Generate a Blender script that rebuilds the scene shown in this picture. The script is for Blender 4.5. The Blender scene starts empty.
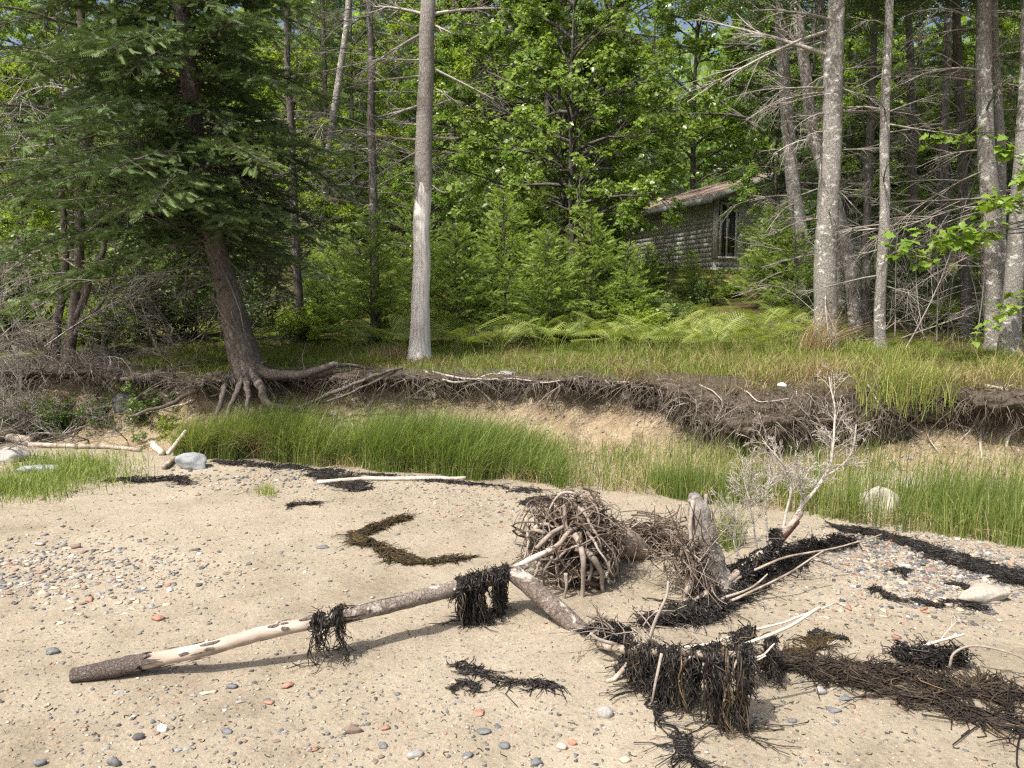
import bpy, math
import numpy as np
from mathutils import Vector

# ------------------------------------------------------------------ camera, sky, sun
scene = bpy.context.scene
C = scene.collection
FPX, PITCH, CAMZ = 773.0, math.radians(6.2), 1.6
cam_d = bpy.data.cameras.new('camera'); cam = bpy.data.objects.new('camera', cam_d); C.objects.link(cam)
cam.location = (0, 0, CAMZ); cam.rotation_euler = (math.radians(90) - PITCH, 0, 0)
cam_d.sensor_width = 36; cam_d.lens = FPX / 1024 * 36; cam_d.clip_end = 1000; cam_d.clip_start = .05
scene.camera = cam
SUN_EL, SUN_AZ = math.radians(57), math.radians(46)     # azimuth: from -X, turned towards the camera side
sdir = Vector((-math.cos(SUN_AZ) * math.cos(SUN_EL), -math.sin(SUN_AZ) * math.cos(SUN_EL), math.sin(SUN_EL)))
world = bpy.data.worlds.new('World'); scene.world = world; world.use_nodes = True
wn = world.node_tree; bg = wn.nodes['Background']
sky = wn.nodes.new('ShaderNodeTexSky'); sky.sky_type = 'NISHITA'; sky.sun_disc = False
sky.sun_elevation = SUN_EL; sky.sun_rotation = math.atan2(sdir.x, sdir.y)
sky.air_density = 1.0; sky.dust_density = 7.0; sky.ozone_density = 1.0
wn.links.new(sky.outputs[0], bg.inputs[0]); bg.inputs[1].default_value = 0.15
sun_d = bpy.data.lights.new('sun', 'SUN'); sun_d.energy = 4.6; sun_d.angle = math.radians(.6); sun_d.color = (1, .95, .87)
sun = bpy.data.objects.new('sun', sun_d); C.objects.link(sun)
sun.rotation_euler = (-sdir).to_track_quat('-Z', 'Y').to_euler(); sun.location = (-20, -10, 30)
vs = scene.view_settings; vs.view_transform = 'Standard'; vs.look = 'None'; vs.exposure = 0.46; vs.gamma = 1; vs.use_curve_mapping = False
scene.cycles.use_denoising = False; scene.cycles.filter_width = 1.3; scene.cycles.max_bounces = 4; scene.cycles.transmission_bounces = 3; scene.cycles.diffuse_bounces = 3; scene.cycles.glossy_bounces = 2

# ------------------------------------------------------------------ numeric helpers
RG = np.random.default_rng(11)
A = np.array
PI = math.pi
def nrm(v):
    v = np.asarray(v, float); return v / np.maximum(np.linalg.norm(v, axis=-1, keepdims=True), 1e-9)
def _h(i, j, k, s):
    n = (i * 374761393 + j * 668265263 + k * 2147483647 + s * 974634667) & 0xffffffff
    n = ((n ^ (n >> 13)) * 1274126177) & 0xffffffff
    n = ((n ^ (n >> 16)) * 2246822519) & 0xffffffff
    return ((n ^ (n >> 15)) & 0xffffff) / float(0xffffff) * 2 - 1
def vnoise(x, y, z=0., s=0):
    x, y, z = np.broadcast_arrays(np.asarray(x, float), np.asarray(y, float), np.asarray(z, float))
    i, j, k = [np.floor(a).astype(np.int64) for a in (x, y, z)]
    u, v, w = x - i, y - j, z - k
    u, v, w = [a * a * (3 - 2 * a) for a in (u, v, w)]
    r = 0
    for di in (0, 1):
        for dj in (0, 1):
            for dk in (0, 1):
                r = r + _h(i + di, j + dj, k + dk, s) * (u if di else 1 - u) * (v if dj else 1 - v) * (w if dk else 1 - w)
    return r
def fbm(x, y, z=0., s=0, o=4):
    r, a, f = 0, 1., 1.
    for q in range(o):
        r = r + a * vnoise(np.asarray(x) * f, np.asarray(y) * f, np.asarray(z) * f, s + q * 17); a *= .5; f *= 2.03
    return r / 1.9
def sstep(a, b, x):
    t = np.clip((x - a) / (b - a), 0, 1); return t * t * (3 - 2 * t)

# ------------------------------------------------------------------ terrain heights
def lin(knots):
    xs, ys = zip(*knots)
    return lambda x: np.interp(x, xs, ys)
y_crest = lin([(-90, 10.5), (-6, 9.0), (-4.4, 8.75), (-3.2, 8.3), (-2.4, 8.25), (-1, 8.15), (1, 7.85), (3, 7.35), (5, 6.95), (12, 6.2), (90, 4)])
y_grass = lin([(-90, 9.2), (-6, 7.75), (-5, 7.5), (-2.8, 7.0), (-.9, 6.45), (.37, 6.05), (2, 5.35), (3.1, 4.75), (5, 4.1), (12, 3), (90, 0)])
def crest_y(x): return y_crest(x) + .12 * vnoise(np.asarray(x) * 1.3, 3.1, s=5) + .05 * vnoise(np.asarray(x) * 4.1, 1.1, s=6)
def crest_z(x): return .90 + .05 * vnoise(np.asarray(x) * .9, 9.3, s=8) + .03 * vnoise(np.asarray(x) * 3.3, 2.3, s=9)
def toe_y(x): return crest_y(x) - 1.0
def toe_z(x): return .17 + .05 * vnoise(np.asarray(x) * 1.1, 5.2, s=12)
def beach_z(x, y):
    x = np.asarray(x, float); y = np.asarray(y, float)
    base = .04 * (np.minimum(y, y_grass(x)) - 3)
    t = np.clip((y - y_grass(x)) / np.maximum(toe_y(x) - y_grass(x), .1), 0, 1)
    zt = toe_z(x)
    z = base + (zt - .04 * (y_grass(x) - 3)) * t ** 1.25
    z = z + .018 * fbm(x * 1.7, y * 1.7, s=21) + .012 * fbm(x * 6, y * 6, s=22, o=3) * sstep(8.5, 7, y)
    return z
def up_z(x, y):
    d = np.maximum(np.asarray(y, float) - crest_y(x), 0)
    z = crest_z(x) + .055 * np.minimum(d, 4) + .125 * np.maximum(d - 4, 0)
    return z + .05 * fbm(np.asarray(x) * .9, np.asarray(y) * .9, s=31) * sstep(0, 1, d) + .02 * fbm(np.asarray(x) * 5, np.asarray(y) * 5, s=33) * sstep(0, .3, d)
def ray(px, py):
    dx, dy = (px - 512) / FPX, (384 - py) / FPX
    return A([dx, math.cos(PITCH) + dy * math.sin(PITCH), -math.sin(PITCH) + dy * math.cos(PITCH)])
def at(px, py, Y):
    d = ray(px, py); return A([0, 0, CAMZ]) + d * (Y / d[1])
def G(px, py, up=False, dz=0.):                         # where that line of sight meets the ground
    d = ray(px, py); t = np.linspace(2, 40, 6000)
    x, y, z = d[0] * t, d[1] * t, CAMZ + d[2] * t
    g = up_z(x, y) if up else beach_z(x, np.minimum(y, toe_y(x)))
    k = np.argmax(z < g + dz) if (z < g + dz).any() else -1
    return A([x[k], y[k], float(g[k])])

# ------------------------------------------------------------------ mesh building
class MB:
    def __init__(s): s.v, s.f, s.m, s.r, s.n = [], [], [], [], 0
    def add(s, v, f, mi=0, rnd=None):
        v = np.asarray(v, float).reshape(-1, 3); f = np.asarray(f, int).reshape(-1, 3)
        if not len(v): return
        s.v.append(v); s.f.append(f + s.n); s.n += len(v); s.m.append(np.full(len(f), mi))
        s.r.append(np.full(len(v), .5) if rnd is None else np.broadcast_to(np.asarray(rnd, float), (len(v),)))
    def data(s, name, mats, origin=(0, 0, 0), smooth=True):
        v = np.concatenate(s.v) - A(origin, float); f = np.concatenate(s.f)
        me = bpy.data.meshes.new(name)
        me.vertices.add(len(v)); me.vertices.foreach_set('co', v.astype(np.float32).ravel())
        me.loops.add(len(f) * 3); me.loops.foreach_set('vertex_index', f.astype(np.int32).ravel())
        me.polygons.add(len(f)); me.polygons.foreach_set('loop_start', np.arange(0, len(f) * 3, 3, dtype=np.int32))
        me.polygons.foreach_set('material_index', np.concatenate(s.m).astype(np.int32))
        if smooth: me.polygons.foreach_set('use_smooth', np.ones(len(f), dtype=bool))
        at_ = me.attributes.new('rnd', 'FLOAT', 'POINT'); at_.data.foreach_set('value', np.concatenate(s.r).astype(np.float32))
        for m in (mats if isinstance(mats, (list, tuple)) else [mats]): me.materials.append(m)
        me.update(calc_edges=True)
        return me
    def obj(s, name, mats, parent=None, origin=None, smooth=True, at_origin=True):
        if origin is None: origin = parent.location if parent is not None and parent.parent is None else (0, 0, 0)
        return link(name, s.data(name, mats, origin, smooth), parent, None if parent else origin)
def link(name, me, parent=None, loc=None):
    o = bpy.data.objects.new(name, me); C.objects.link(o)
    if parent: o.parent = parent
    if loc is not None: o.location = loc
    return o
def tag(o, label, cat, group=None):
    o['label'] = label; o['category'] = cat
    if group: o['group'] = group
    return o
def thing(name, label, cat, loc, group=None):
    o = bpy.data.objects.new(name, None); C.objects.link(o); o.location = [float(a) for a in loc]; o.empty_display_size = .1
    return tag(o, label, cat, group)
def copy_tree(o, loc, rz=0, sc=1., label=None, group=None, tilt=(0, 0)):
    r = o.copy(); C.objects.link(r); r.location = [float(a) for a in loc]; r.rotation_euler = (tilt[0], tilt[1], rz); r.scale = (sc,) * 3 if np.isscalar(sc) else sc
    if label: r['label'] = label
    if group: r['group'] = group
    for ch in KIDS.get(o.name, []):
        c = ch.copy(); C.objects.link(c); c.parent = r
    return r
KIDS = {}
def keep(o, *kids): KIDS[o.name] = list(kids); return o

def tubes(mb, P, R, sides=5, mi=0, rnd=None, cap=False, rough=0., seed=1):
    P = np.asarray(P, float); R = np.asarray(R, float)
    if P.ndim == 2: P, R = P[None], R[None]
    M, N, _ = P.shape
    T = nrm(np.gradient(P, axis=1))
    ref = np.where(np.abs(T[:, 0, 2:3]) > .8, A([[1., 0, 0]]), A([[0, 0, 1.]]))
    a = nrm(np.cross(T[:, 0], ref)); Aa = [a]
    for i in range(1, N):
        a = nrm(a - (a * T[:, i]).sum(-1, keepdims=True) * T[:, i]); Aa.append(a)
    Aa = np.stack(Aa, 1); Bb = np.cross(T, Aa)
    th = np.arange(sides) / sides * 2 * PI
    ring = np.cos(th)[None, None, :, None] * Aa[:, :, None] + np.sin(th)[None, None, :, None] * Bb[:, :, None]
    RR = R[:, :, None, None]
    V = P[:, :, None] + RR * ring
    if rough:
        q = V * (1.1 / max(float(R.max()), .01))
        V = V + RR * ring * (rough * fbm(q[..., 0], q[..., 1], q[..., 2] * .35, s=seed))[..., None]
    idx = np.arange(M * N * sides).reshape(M, N, sides)
    a0 = idx[:, :-1]; a1 = idx[:, 1:]; b0 = np.roll(a0, -1, 2); b1 = np.roll(a1, -1, 2)
    F = np.concatenate([np.stack([a0, b0, b1], -1).reshape(-1, 3), np.stack([a0, b1, a1], -1).reshape(-1, 3)])
    V = V.reshape(-1, 3)
    rr = None if rnd is None else np.repeat(np.broadcast_to(rnd, (M,)), N * sides)
    if cap:
        c0 = len(V) + np.arange(M); c1 = c0 + M
        e0, e1 = P[:, 0] - T[:, 0] * R[:, :1] * .15, P[:, -1] + T[:, -1] * R[:, -1:] * .15
        V = np.concatenate([V, e0, e1])
        s0, s1 = idx[:, 0], idx[:, -1]
        F = np.concatenate([F, np.stack([np.roll(s0, -1, 1), s0, np.repeat(c0[:, None], sides, 1)], -1).reshape(-1, 3),
                            np.stack([s1, np.roll(s1, -1, 1), np.repeat(c1[:, None], sides, 1)], -1).reshape(-1, 3)])
        if rr is not None: rr = np.concatenate([rr, np.broadcast_to(rnd, (M,)), np.broadcast_to(rnd, (M,))])
    mb.add(V, F, mi, rr)
def ribbons(mb, P, W, side, mi=0, rnd=None):
    P = np.asarray(P, float); M, N, _ = P.shape
    V = np.stack([P - side[:, None] * W[..., None], P + side[:, None] * W[..., None]], 2)
    idx = np.arange(M * N * 2).reshape(M, N, 2)
    a, b, c, d = idx[:, :-1, 0], idx[:, :-1, 1], idx[:, 1:, 1], idx[:, 1:, 0]
    F = np.concatenate([np.stack([a, b, c], -1).reshape(-1, 3), np.stack([a, c, d], -1).reshape(-1, 3)])
    mb.add(V, F, mi, None if rnd is None else np.repeat(np.broadcast_to(rnd, (M,)), N * 2))
def stamp(mb, tv, tf, pos, X, Nn, sc, mi=0, rnd=None):
    X = nrm(X); Y = nrm(np.cross(Nn, X)); Z = np.cross(X, Y); M = len(pos)
    sc = np.broadcast_to(np.asarray(sc, float).reshape(-1, 1) if np.ndim(sc) else np.full((M, 1), sc), (M, 1))[:, :, None]
    V = pos[:, None] + sc * (tv[None, :, 0:1] * X[:, None] + tv[None, :, 1:2] * Y[:, None] + tv[None, :, 2:3] * Z[:, None])
    F = tf[None] + (np.arange(M) * len(tv))[:, None, None]
    mb.add(V, F, mi, None if rnd is None else np.repeat(np.broadcast_to(rnd, (M,)), len(tv)))
def curve(pts, n=24, rad=None):
    p = np.asarray(pts, float); k = len(p)
    q = np.vstack([2 * p[0] - p[1], p, 2 * p[-1] - p[-2]])
    u = np.linspace(0, k - 1 - 1e-6, n); i = u.astype(int); t = (u - i)[:, None]
    a, b, c, d = q[i], q[i + 1], q[i + 2], q[i + 3]
    out = .5 * (2 * b + (c - a) * t + (2 * a - 5 * b + 4 * c - d) * t ** 2 + (3 * b - a - 3 * c + d) * t ** 3)
    return out if rad is None else (out, np.interp(u, np.arange(k), rad))
def wob(P, amp, freq, seed):
    q = P * freq
    return P + amp * np.stack([vnoise(q[..., 0], q[..., 1], q[..., 2], seed + i * 7) for i in range(3)], -1)
def rdir(n, zb=0., g=RG):
    v = g.normal(size=(n, 3)); v[:, 2] += zb; return nrm(v)
def twigs(S, D, L, R, levels, kids, spread=.8, droop=0., g=RG, N=5, curl=.25, shrink=.5, tmin=.2):
    out = []
    for lv in range(levels):
        M = len(S); t = np.linspace(0, 1, N)[None, :, None]
        bend = rdir(M, 0, g) * curl; bend2 = rdir(M, 0, g) * curl * .6
        P = S[:, None] + L[:, None, None] * (D[:, None] * t + bend[:, None] * t ** 2 + bend2[:, None] * np.sin(t * 5) * .3 * t)
        P[:, :, 2] -= droop * L[:, None] * t[..., 0] ** 2
        out.append((P, R[:, None] * (1 - .75 * t[..., 0])))
        if lv == levels - 1: break
        k = kids[lv] if isinstance(kids, (list, tuple)) else kids
        tt = g.uniform(tmin, 1, (M, k)); f = tt * (N - 1); i = np.minimum(f.astype(int), N - 2); fr = (f - i)[..., None]
        m = np.arange(M)[:, None]
        S2 = P[m, i] * (1 - fr) + P[m, i + 1] * fr
        D2 = nrm(nrm(P[m, i + 1] - P[m, i]) + spread * rdir(M * k, 0, g).reshape(M, k, 3))
        L2 = L[:, None] * shrink * g.uniform(.5, 1.2, (M, k)) * (1.25 - .6 * tt)
        R2 = R[:, None] * (1 - .6 * tt) * .6
        S, D, L, R = S2.reshape(-1, 3), D2.reshape(-1, 3), L2.ravel(), np.maximum(R2.ravel(), .0012)
    return out

# ------------------------------------------------------------------ materials
class NT:
    def __init__(s, name):
        s.m = bpy.data.materials.new(name); s.m.use_nodes = True; s.t = s.m.node_tree; s.t.nodes.clear()
        s.out = s.n('OutputMaterial')
    def n(s, ty, **kw):
        nd = s.t.nodes.new('ShaderNode' + ty)
        for k, v in kw.items(): setattr(nd, k, v)
        return nd
    def l(s, a, b): s.t.links.new(a, b)
    def coords(s, scale=(1, 1, 1), kind='Object'):
        tc = s.n('TexCoord'); mp = s.n('Mapping'); mp.inputs['Scale'].default_value = scale; s.l(tc.outputs[kind], mp.inputs[0]); return mp.outputs[0]
    def noise(s, co, scale, detail=4, rough=.55, dist=0.):
        nz = s.n('TexNoise'); nz.inputs['Scale'].default_value = scale; nz.inputs['Detail'].default_value = detail; nz.inputs['Roughness'].default_value = rough; nz.inputs['Distortion'].default_value = dist
        s.l(co, nz.inputs['Vector']); return nz.outputs[0]
    def vor(s, co, scale, feature='F1', out=0, rand=1.):
        v = s.n('TexVoronoi', feature=feature); v.inputs['Scale'].default_value = scale; v.inputs['Randomness'].default_value = rand; s.l(co, v.inputs['Vector']); return v.outputs[out]
    def ramp(s, fac, stops):
        r = s.n('ValToRGB'); e = r.color_ramp.elements
        while len(e) < len(stops): e.new(.5)
        for q, (p, c) in zip(e, stops): q.position = p; q.color = (*c, 1) if len(c) == 3 else c
        s.l(fac, r.inputs[0]); return r.outputs[0]
    def attr(s, name='rnd'):
        a = s.n('Attribute', attribute_name=name); return a.outputs['Fac']
    def math(s, op, a, b=None):
        m = s.n('Math', operation=op)
        for i, q in enumerate((a, b)):
            if q is None: continue
            if isinstance(q, (int, float)): m.inputs[i].default_value = q
            else: s.l(q, m.inputs[i])
        return m.outputs[0]
    def mix(s, fac, a, b, mode='MIX'):
        m = s.n('MixRGB', blend_type=mode)
        for i, q in zip((0, 1, 2), (fac, a, b)):
            if isinstance(q, (int, float)): m.inputs[i].default_value = q
            elif isinstance(q, tuple): m.inputs[i].default_value = (*q, 1)
            else: s.l(q, m.inputs[i])
        return m.outputs[0]
    def bump(s, h, strength, dist=.01, prev=None):
        b = s.n('Bump'); b.inputs['Strength'].default_value = strength; b.inputs['Distance'].default_value = dist; s.l(h, b.inputs['Height'])
        if prev is not None: s.l(prev, b.inputs['Normal'])
        return b.outputs[0]
    def bsdf(s, col, rough=.8, spec=.3, normal=None, out=True):
        p = s.n('BsdfPrincipled'); p.inputs['Roughness'].default_value = rough; p.inputs['Specular IOR Level'].default_value = spec
        if isinstance(col, tuple): p.inputs['Base Color'].default_value = (*col, 1)
        else: s.l(col, p.inputs['Base Color'])
        if normal is not None: s.l(normal, p.inputs['Normal'])
        if out: s.l(p.outputs[0], s.out.inputs[0])
        return p.outputs[0]
def m_leaf(name, stops, trans=.35, rough=.45, spec=.35, objvar=.25, tint=(1.25, 1.3, .55)):
    n = NT(name); r = n.attr()
    oi = n.n('ObjectInfo'); f = n.math('ADD', n.math('MULTIPLY', r, 1 - objvar), n.math('MULTIPLY', oi.outputs['Random'], objvar))
    col = n.ramp(f, stops)
    p = n.bsdf(col, rough, spec, out=False)
    tr = n.n('BsdfTranslucent'); n.l(n.mix(1., col, tint, 'MULTIPLY'), tr.inputs[0])
    mx = n.n('MixShader'); mx.inputs[0].default_value = trans; n.l(p, mx.inputs[1]); n.l(tr.outputs[0], mx.inputs[2]); n.l(mx.outputs[0], n.out.inputs[0])
    return n.m
def m_bark(name, dark, mid, lite, patch=None, patch_amt=.6, scale=14, stretch=.3, bump=.8, fine=60):
    n = NT(name); co = n.coords((1, 1, stretch)); co2 = n.coords()
    wn_ = n.n('TexNoise'); wn_.inputs['Scale'].default_value = scale * .8; wn_.inputs['Detail'].default_value = 3; n.l(co, wn_.inputs['Vector'])
    cw = n.mix(.055 * 14 / scale, co, wn_.outputs[1], 'ADD')
    v = n.vor(cw, scale * 1.3, 'DISTANCE_TO_EDGE'); nz = n.noise(co, scale * 2.2, 7, .72, 1.2); nf = n.noise(co2, fine * 1.5, 5, .75); nb_ = n.noise(co2, 2.2, 4, .6)
    h = n.math('ADD', n.math('MULTIPLY', n.math('MINIMUM', v, .16), 1.1), n.math('ADD', n.math('MULTIPLY', nz, 1.0), n.math('MULTIPLY', nf, .45)))
    col = n.ramp(n.math('ADD', n.math('MULTIPLY', h, .62), n.math('MULTIPLY', n.math('SUBTRACT', nb_, .5), .35)), [(.32, dark), (.52, mid), (.74, lite)])
    if patch:
        pz = n.noise(n.coords((1, 1, 1.5)), 9, 5, .65, .5); pf = n.ramp(pz, [(patch_amt, (0, 0, 0)), (patch_amt + .06, (1, 1, 1))])
        big = n.noise(co2, 1.7, 3); col = n.mix(n.math('MULTIPLY', n.math('MULTIPLY', pf, .8), n.math('GREATER_THAN', big, .42)), col, patch)
    n.bsdf(col, .9, .15, n.bump(h, bump, .02)); return n.m
def m_wood(name, a, b, c, scale=30, axis_stretch=(1, 1, .12), rough=.75, bump=.5):
    n = NT(name); co = n.coords(axis_stretch); nz = n.noise(co, scale, 6, .6, .4); co2 = n.coords(); bz = n.noise(co2, 3.5, 4)
    col = n.ramp(n.math('ADD', n.math('MULTIPLY', nz, .65), n.math('MULTIPLY', bz, .35)), [(.36, a), (.5, b), (.64, c)])
    n.bsdf(col, rough, .25, n.bump(nz, bump, .01)); return n.m
def m_rnd(name, stops, rough=.8, spec=.2, nscale=40, namt=.35, bump=.3, objrand=False):
    n = NT(name)
    r = n.n('ObjectInfo').outputs['Random'] if objrand else n.attr()
    nz = n.noise(n.coords(), nscale, 5, .65)
    col = n.ramp(r, stops); v = n.ramp(nz, [(.3, (1 - namt,) * 3), (.7, (1 + namt * .6,) * 3)])
    n.bsdf(n.mix(1., col, v, 'MULTIPLY'), rough, spec, n.bump(nz, bump, .006)); return n.m
def m_sand():
    n = NT('beach_sand'); co = n.coords()
    big = n.noise(co, .55, 5, .6); mid = n.noise(co, 3.2, 5, .65, .3); fine = n.noise(co, 190, 3, .8); grit = n.vor(co, 85, 'F1', 1)
    col = n.ramp(n.math('ADD', n.math('MULTIPLY', big, .55), n.math('MULTIPLY', mid, .45)), [(.32, (.188, .160, .119)), (.47, (.275, .241, .186)), (.66, (.345, .308, .246))])
    g = n.n('SeparateColor'); n.l(grit, g.inputs[0])
    sp = n.ramp(g.outputs[0], [(0, (.62, .6, .58)), (.12, (.95, .95, .95)), (.8, (1.0, 1.0, 1.0)), (1, (1.22, 1.18, 1.12))])
    col = n.mix(.85, col, sp, 'MULTIPLY')
    col = n.mix(1., col, n.ramp(fine, [(.3, (.8, .79, .77)), (.7, (1.14, 1.13, 1.12))]), 'MULTIPLY')
    b = n.bump(n.noise(co, 26, 4, .6), .35, .02); b = n.bump(fine, .5, .006, b); b = n.bump(n.vor(co, 60), .25, .006, b)
    n.bsdf(col, .95, .12, b); return n.m
def m_bank():
    n = NT('bank_soil'); co = n.coords(); pe = n.attr('rnd'); nz = n.noise(co, 5, 6, .65, .3); nf = n.noise(co, 34, 6, .75); gr = n.vor(co, 42)
    sand = n.ramp(nz, [(.3, (.20, .15, .095)), (.5, (.30, .24, .16)), (.68, (.385, .32, .225))])
    sand = n.mix(1., sand, n.ramp(nf, [(.25, (.6, .58, .55)), (.6, (1.1, 1.1, 1.1))]), 'MULTIPLY')
    peat = n.ramp(nf, [(.3, (.035, .028, .022)), (.55, (.11, .09, .07)), (.75, (.22, .19, .155))])
    f = n.ramp(n.math('ADD', pe, n.math('MULTIPLY', n.math('SUBTRACT', nz, .5), .9)), [(.42, (0, 0, 0)), (.56, (1, 1, 1))])
    b = n.bump(nz, .7, .06); b = n.bump(nf, .9, .02, b); b = n.bump(gr, .5, .02, b)
    n.bsdf(n.mix(f, sand, peat), .95, .1, b); return n.m
def m_floor():
    n = NT('forest_floor'); co = n.coords(); a = n.noise(co, 1.6, 5, .6); b = n.noise(co, 22, 5, .7)
    lit = n.ramp(b, [(.3, (.03, .022, .013)), (.55, (.10, .075, .04)), (.75, (.18, .14, .08))])
    moss = n.ramp(b, [(.3, (.05, .07, .012)), (.6, (.13, .15, .03)), (.8, (.22, .22, .05))])
    n.bsdf(n.mix(n.ramp(a, [(.42, (0, 0, 0)), (.56, (1, 1, 1))]), lit, moss), .95, .1, n.bump(b, .9, .04)); return n.m

MSAND, MBANK, MFLOOR = m_sand(), m_bank(), m_floor()
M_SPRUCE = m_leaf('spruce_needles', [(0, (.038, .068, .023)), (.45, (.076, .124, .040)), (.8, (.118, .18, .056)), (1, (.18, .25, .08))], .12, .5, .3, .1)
M_YOUNG = m_leaf('young_spruce_needles', [(0, (.14, .22, .045)), (.5, (.25, .35, .08)), (1, (.38, .47, .13))], .35, .5, .3, .2)
M_FARSPR = m_leaf('far_conifer_needles', [(0, (.03, .055, .02)), (.5, (.065, .11, .035)), (1, (.11, .16, .055))], .2, .5, .3, .3)
M_MAPLE = m_leaf('maple_leaves', [(0, (.11, .18, .04)), (.5, (.20, .30, .07)), (1, (.33, .42, .13))], .48, .32, .5, .25)
M_BRIGHT = m_leaf('bright_leaves', [(0, (.13, .21, .035)), (.5, (.25, .34, .06)), (1, (.38, .44, .10))], .5, .4, .4, .3)
M_LIME = m_leaf('lime_leaves', [(0, (.12, .22, .035)), (.5, (.20, .31, .05)), (1, (.30, .38, .08))], .4, .4, .4, .2)
M_SHRUB = m_leaf('shrub_leaves', [(0, (.06, .11, .03)), (.5, (.12, .19, .05)), (1, (.22, .30, .09))], .3, .4, .45, .2)
M_FERN = m_leaf('fern_fronds', [(0, (.16, .22, .05)), (.6, (.28, .34, .09)), (1, (.42, .44, .16))], .3, .5, .35, .2)
M_DUNE = m_leaf('dune_grass_blades', [(0, (.09, .145, .035)), (.45, (.19, .26, .06)), (.8, (.31, .36, .11)), (.93, (.40, .37, .17)), (1, (.52, .44, .28))], .4, .45, .4, 0)
M_TURF = m_leaf('turf_blades', [(0, (.12, .18, .035)), (.45, (.22, .28, .06)), (.8, (.34, .36, .10)), (1, (.48, .42, .22))], .3, .55, .3, 0)
M_DRY = m_leaf('dry_grass_blades', [(0, (.16, .14, .05)), (.5, (.32, .25, .12)), (1, (.50, .40, .26))], .25, .6, .25, 0, (1.1, 1, .7))
M_MOSS = m_leaf('moss_tips', [(0, (.08, .10, .015)), (.6, (.20, .20, .03)), (1, (.34, .30, .05))], .2, .8, .1, 0)
M_SBARK = m_bark('spruce_bark', (.05, .042, .036), (.13, .11, .095), (.24, .21, .19), None, scale=20, stretch=.55)
M_GBARK = m_bark('grey_bark', (.10, .093, .085), (.25, .235, .215), (.42, .405, .38), (.66, .66, .62), .56, scale=22, stretch=.6)
M_FBARK = m_bark('forest_bark', (.04, .035, .03), (.10, .09, .08), (.2, .185, .17), (.38, .38, .36), .6, scale=18, stretch=.5)
M_SNAGW = m_wood('weathered_snag_wood', (.30, .275, .25), (.58, .56, .53), (.76, .74, .71), 55, (1, 1, .07), bump=.8)
M_SNAGB = m_bark('snag_bark', (.10, .09, .08), (.24, .22, .20), (.40, .38, .35), None, scale=26, stretch=.5, bump=.6)
M_DEAD = m_rnd('dead_twigs', [(0, (.12, .10, .085)), (.5, (.24, .215, .19)), (1, (.40, .375, .34))], .85, .1)
M_PALE = m_rnd('bleached_twigs', [(0, (.22, .19, .16)), (.5, (.36, .32, .28)), (1, (.50, .46, .41))], .8, .15)
M_DEADD = m_rnd('dark_dead_twigs', [(0, (.06, .05, .042)), (.5, (.13, .115, .10)), (1, (.24, .22, .195))], .85, .1)
M_DRIFT = m_wood('driftwood', (.13, .10, .075), (.30, .25, .205), (.46, .41, .35), 16, (1, 1, 1))
M_LOGW = m_wood('bare_log_wood', (.15, .11, .085), (.335, .275, .225), (.46, .395, .335), 12, (.35, 1.6, 1.6))
M_LOGB = m_bark('log_bark', (.06, .045, .036), (.20, .165, .14), (.42, .38, .34), (.55, .50, .45), .56, scale=34, stretch=1, bump=.6)
M_TIPB = m_bark('rough_tip_bark', (.055, .045, .04), (.17, .14, .125), (.40, .36, .33), None, scale=48, stretch=1, bump=1.)
M_ROOT = m_rnd('grey_roots', [(0, (.05, .036, .026)), (.4, (.15, .115, .088)), (1, (.36, .315, .27))], .85, .15)
M_PROOT = m_rnd('pale_bank_roots', [(0, (.20, .17, .14)), (.5, (.34, .30, .26)), (1, (.48, .44, .39))], .85, .15)
M_BROOT = m_rnd('dark_bank_roots', [(0, (.06, .05, .04)), (.5, (.16, .135, .11)), (.85, (.28, .245, .21)), (1, (.42, .37, .32))], .9, .1)
M_WEED = m_rnd('dried_seaweed', [(0, (.008, .007, .007)), (.5, (.019, .016, .014)), (.8, (.045, .036, .027)), (1, (.13, .095, .055))], .45, .45)
M_WEEDB = m_rnd('brown_seaweed', [(0, (.02, .015, .01)), (.5, (.06, .045, .022)), (1, (.17, .11, .035))], .65, .25)
M_WEEDB2 = m_rnd('dark_brown_seaweed', [(0, (.013, .010, .009)), (.4, (.034, .026, .019)), (.75, (.085, .062, .039)), (1, (.20, .14, .08))], .6, .3)
M_WHITEWOOD = m_wood('bleached_stick', (.32, .28, .23), (.47, .425, .37), (.58, .54, .48), 20, (1, 1, 1))

# ------------------------------------------------------------------ setting: beach, bank, forest floor
def gridmesh(X, Y, Z, rnd=None):
    m, n = X.shape; idx = np.arange(m * n).reshape(m, n)
    a, b, c, d = idx[:-1, :-1], idx[1:, :-1], idx[1:, 1:], idx[:-1, 1:]
    F = np.concatenate([np.stack([a, b, c], -1).reshape(-1, 3), np.stack([a, c, d], -1).reshape(-1, 3)])
    mb = MB(); mb.add(np.stack([X, Y, Z], -1), F, 0, None if rnd is None else rnd.ravel()); return mb
def xs_nodes(step):
    return np.concatenate([[-150, -90, -60, -40, -26, -18, -13, -10, -8.5, -7.5], np.arange(-6.8, 6.8, step), [7.5, 8.5, 10, 13, 18, 26, 40, 60, 90, 150]])
xs = xs_nodes(.04)
ty = toe_y(xs); ly = ty + .05
t = np.concatenate([np.linspace(-1, 0, 12)[:-1], np.linspace(0, 1, 190)])
Yb = np.where(t[None] < 0, 1.2 + t[None] * 60, 1.2 + t[None] * (ly[:, None] - 1.2)); Xb = np.repeat(xs[:, None], len(t), 1)
Zb = beach_z(Xb, Yb); Zb = np.where(Yb < 1.2, .04 * (Yb - 3) * 1.0, Zb)
bo = gridmesh(Xb, Yb, Zb).obj('beach', MSAND); bo['kind'] = 'structure'
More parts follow.
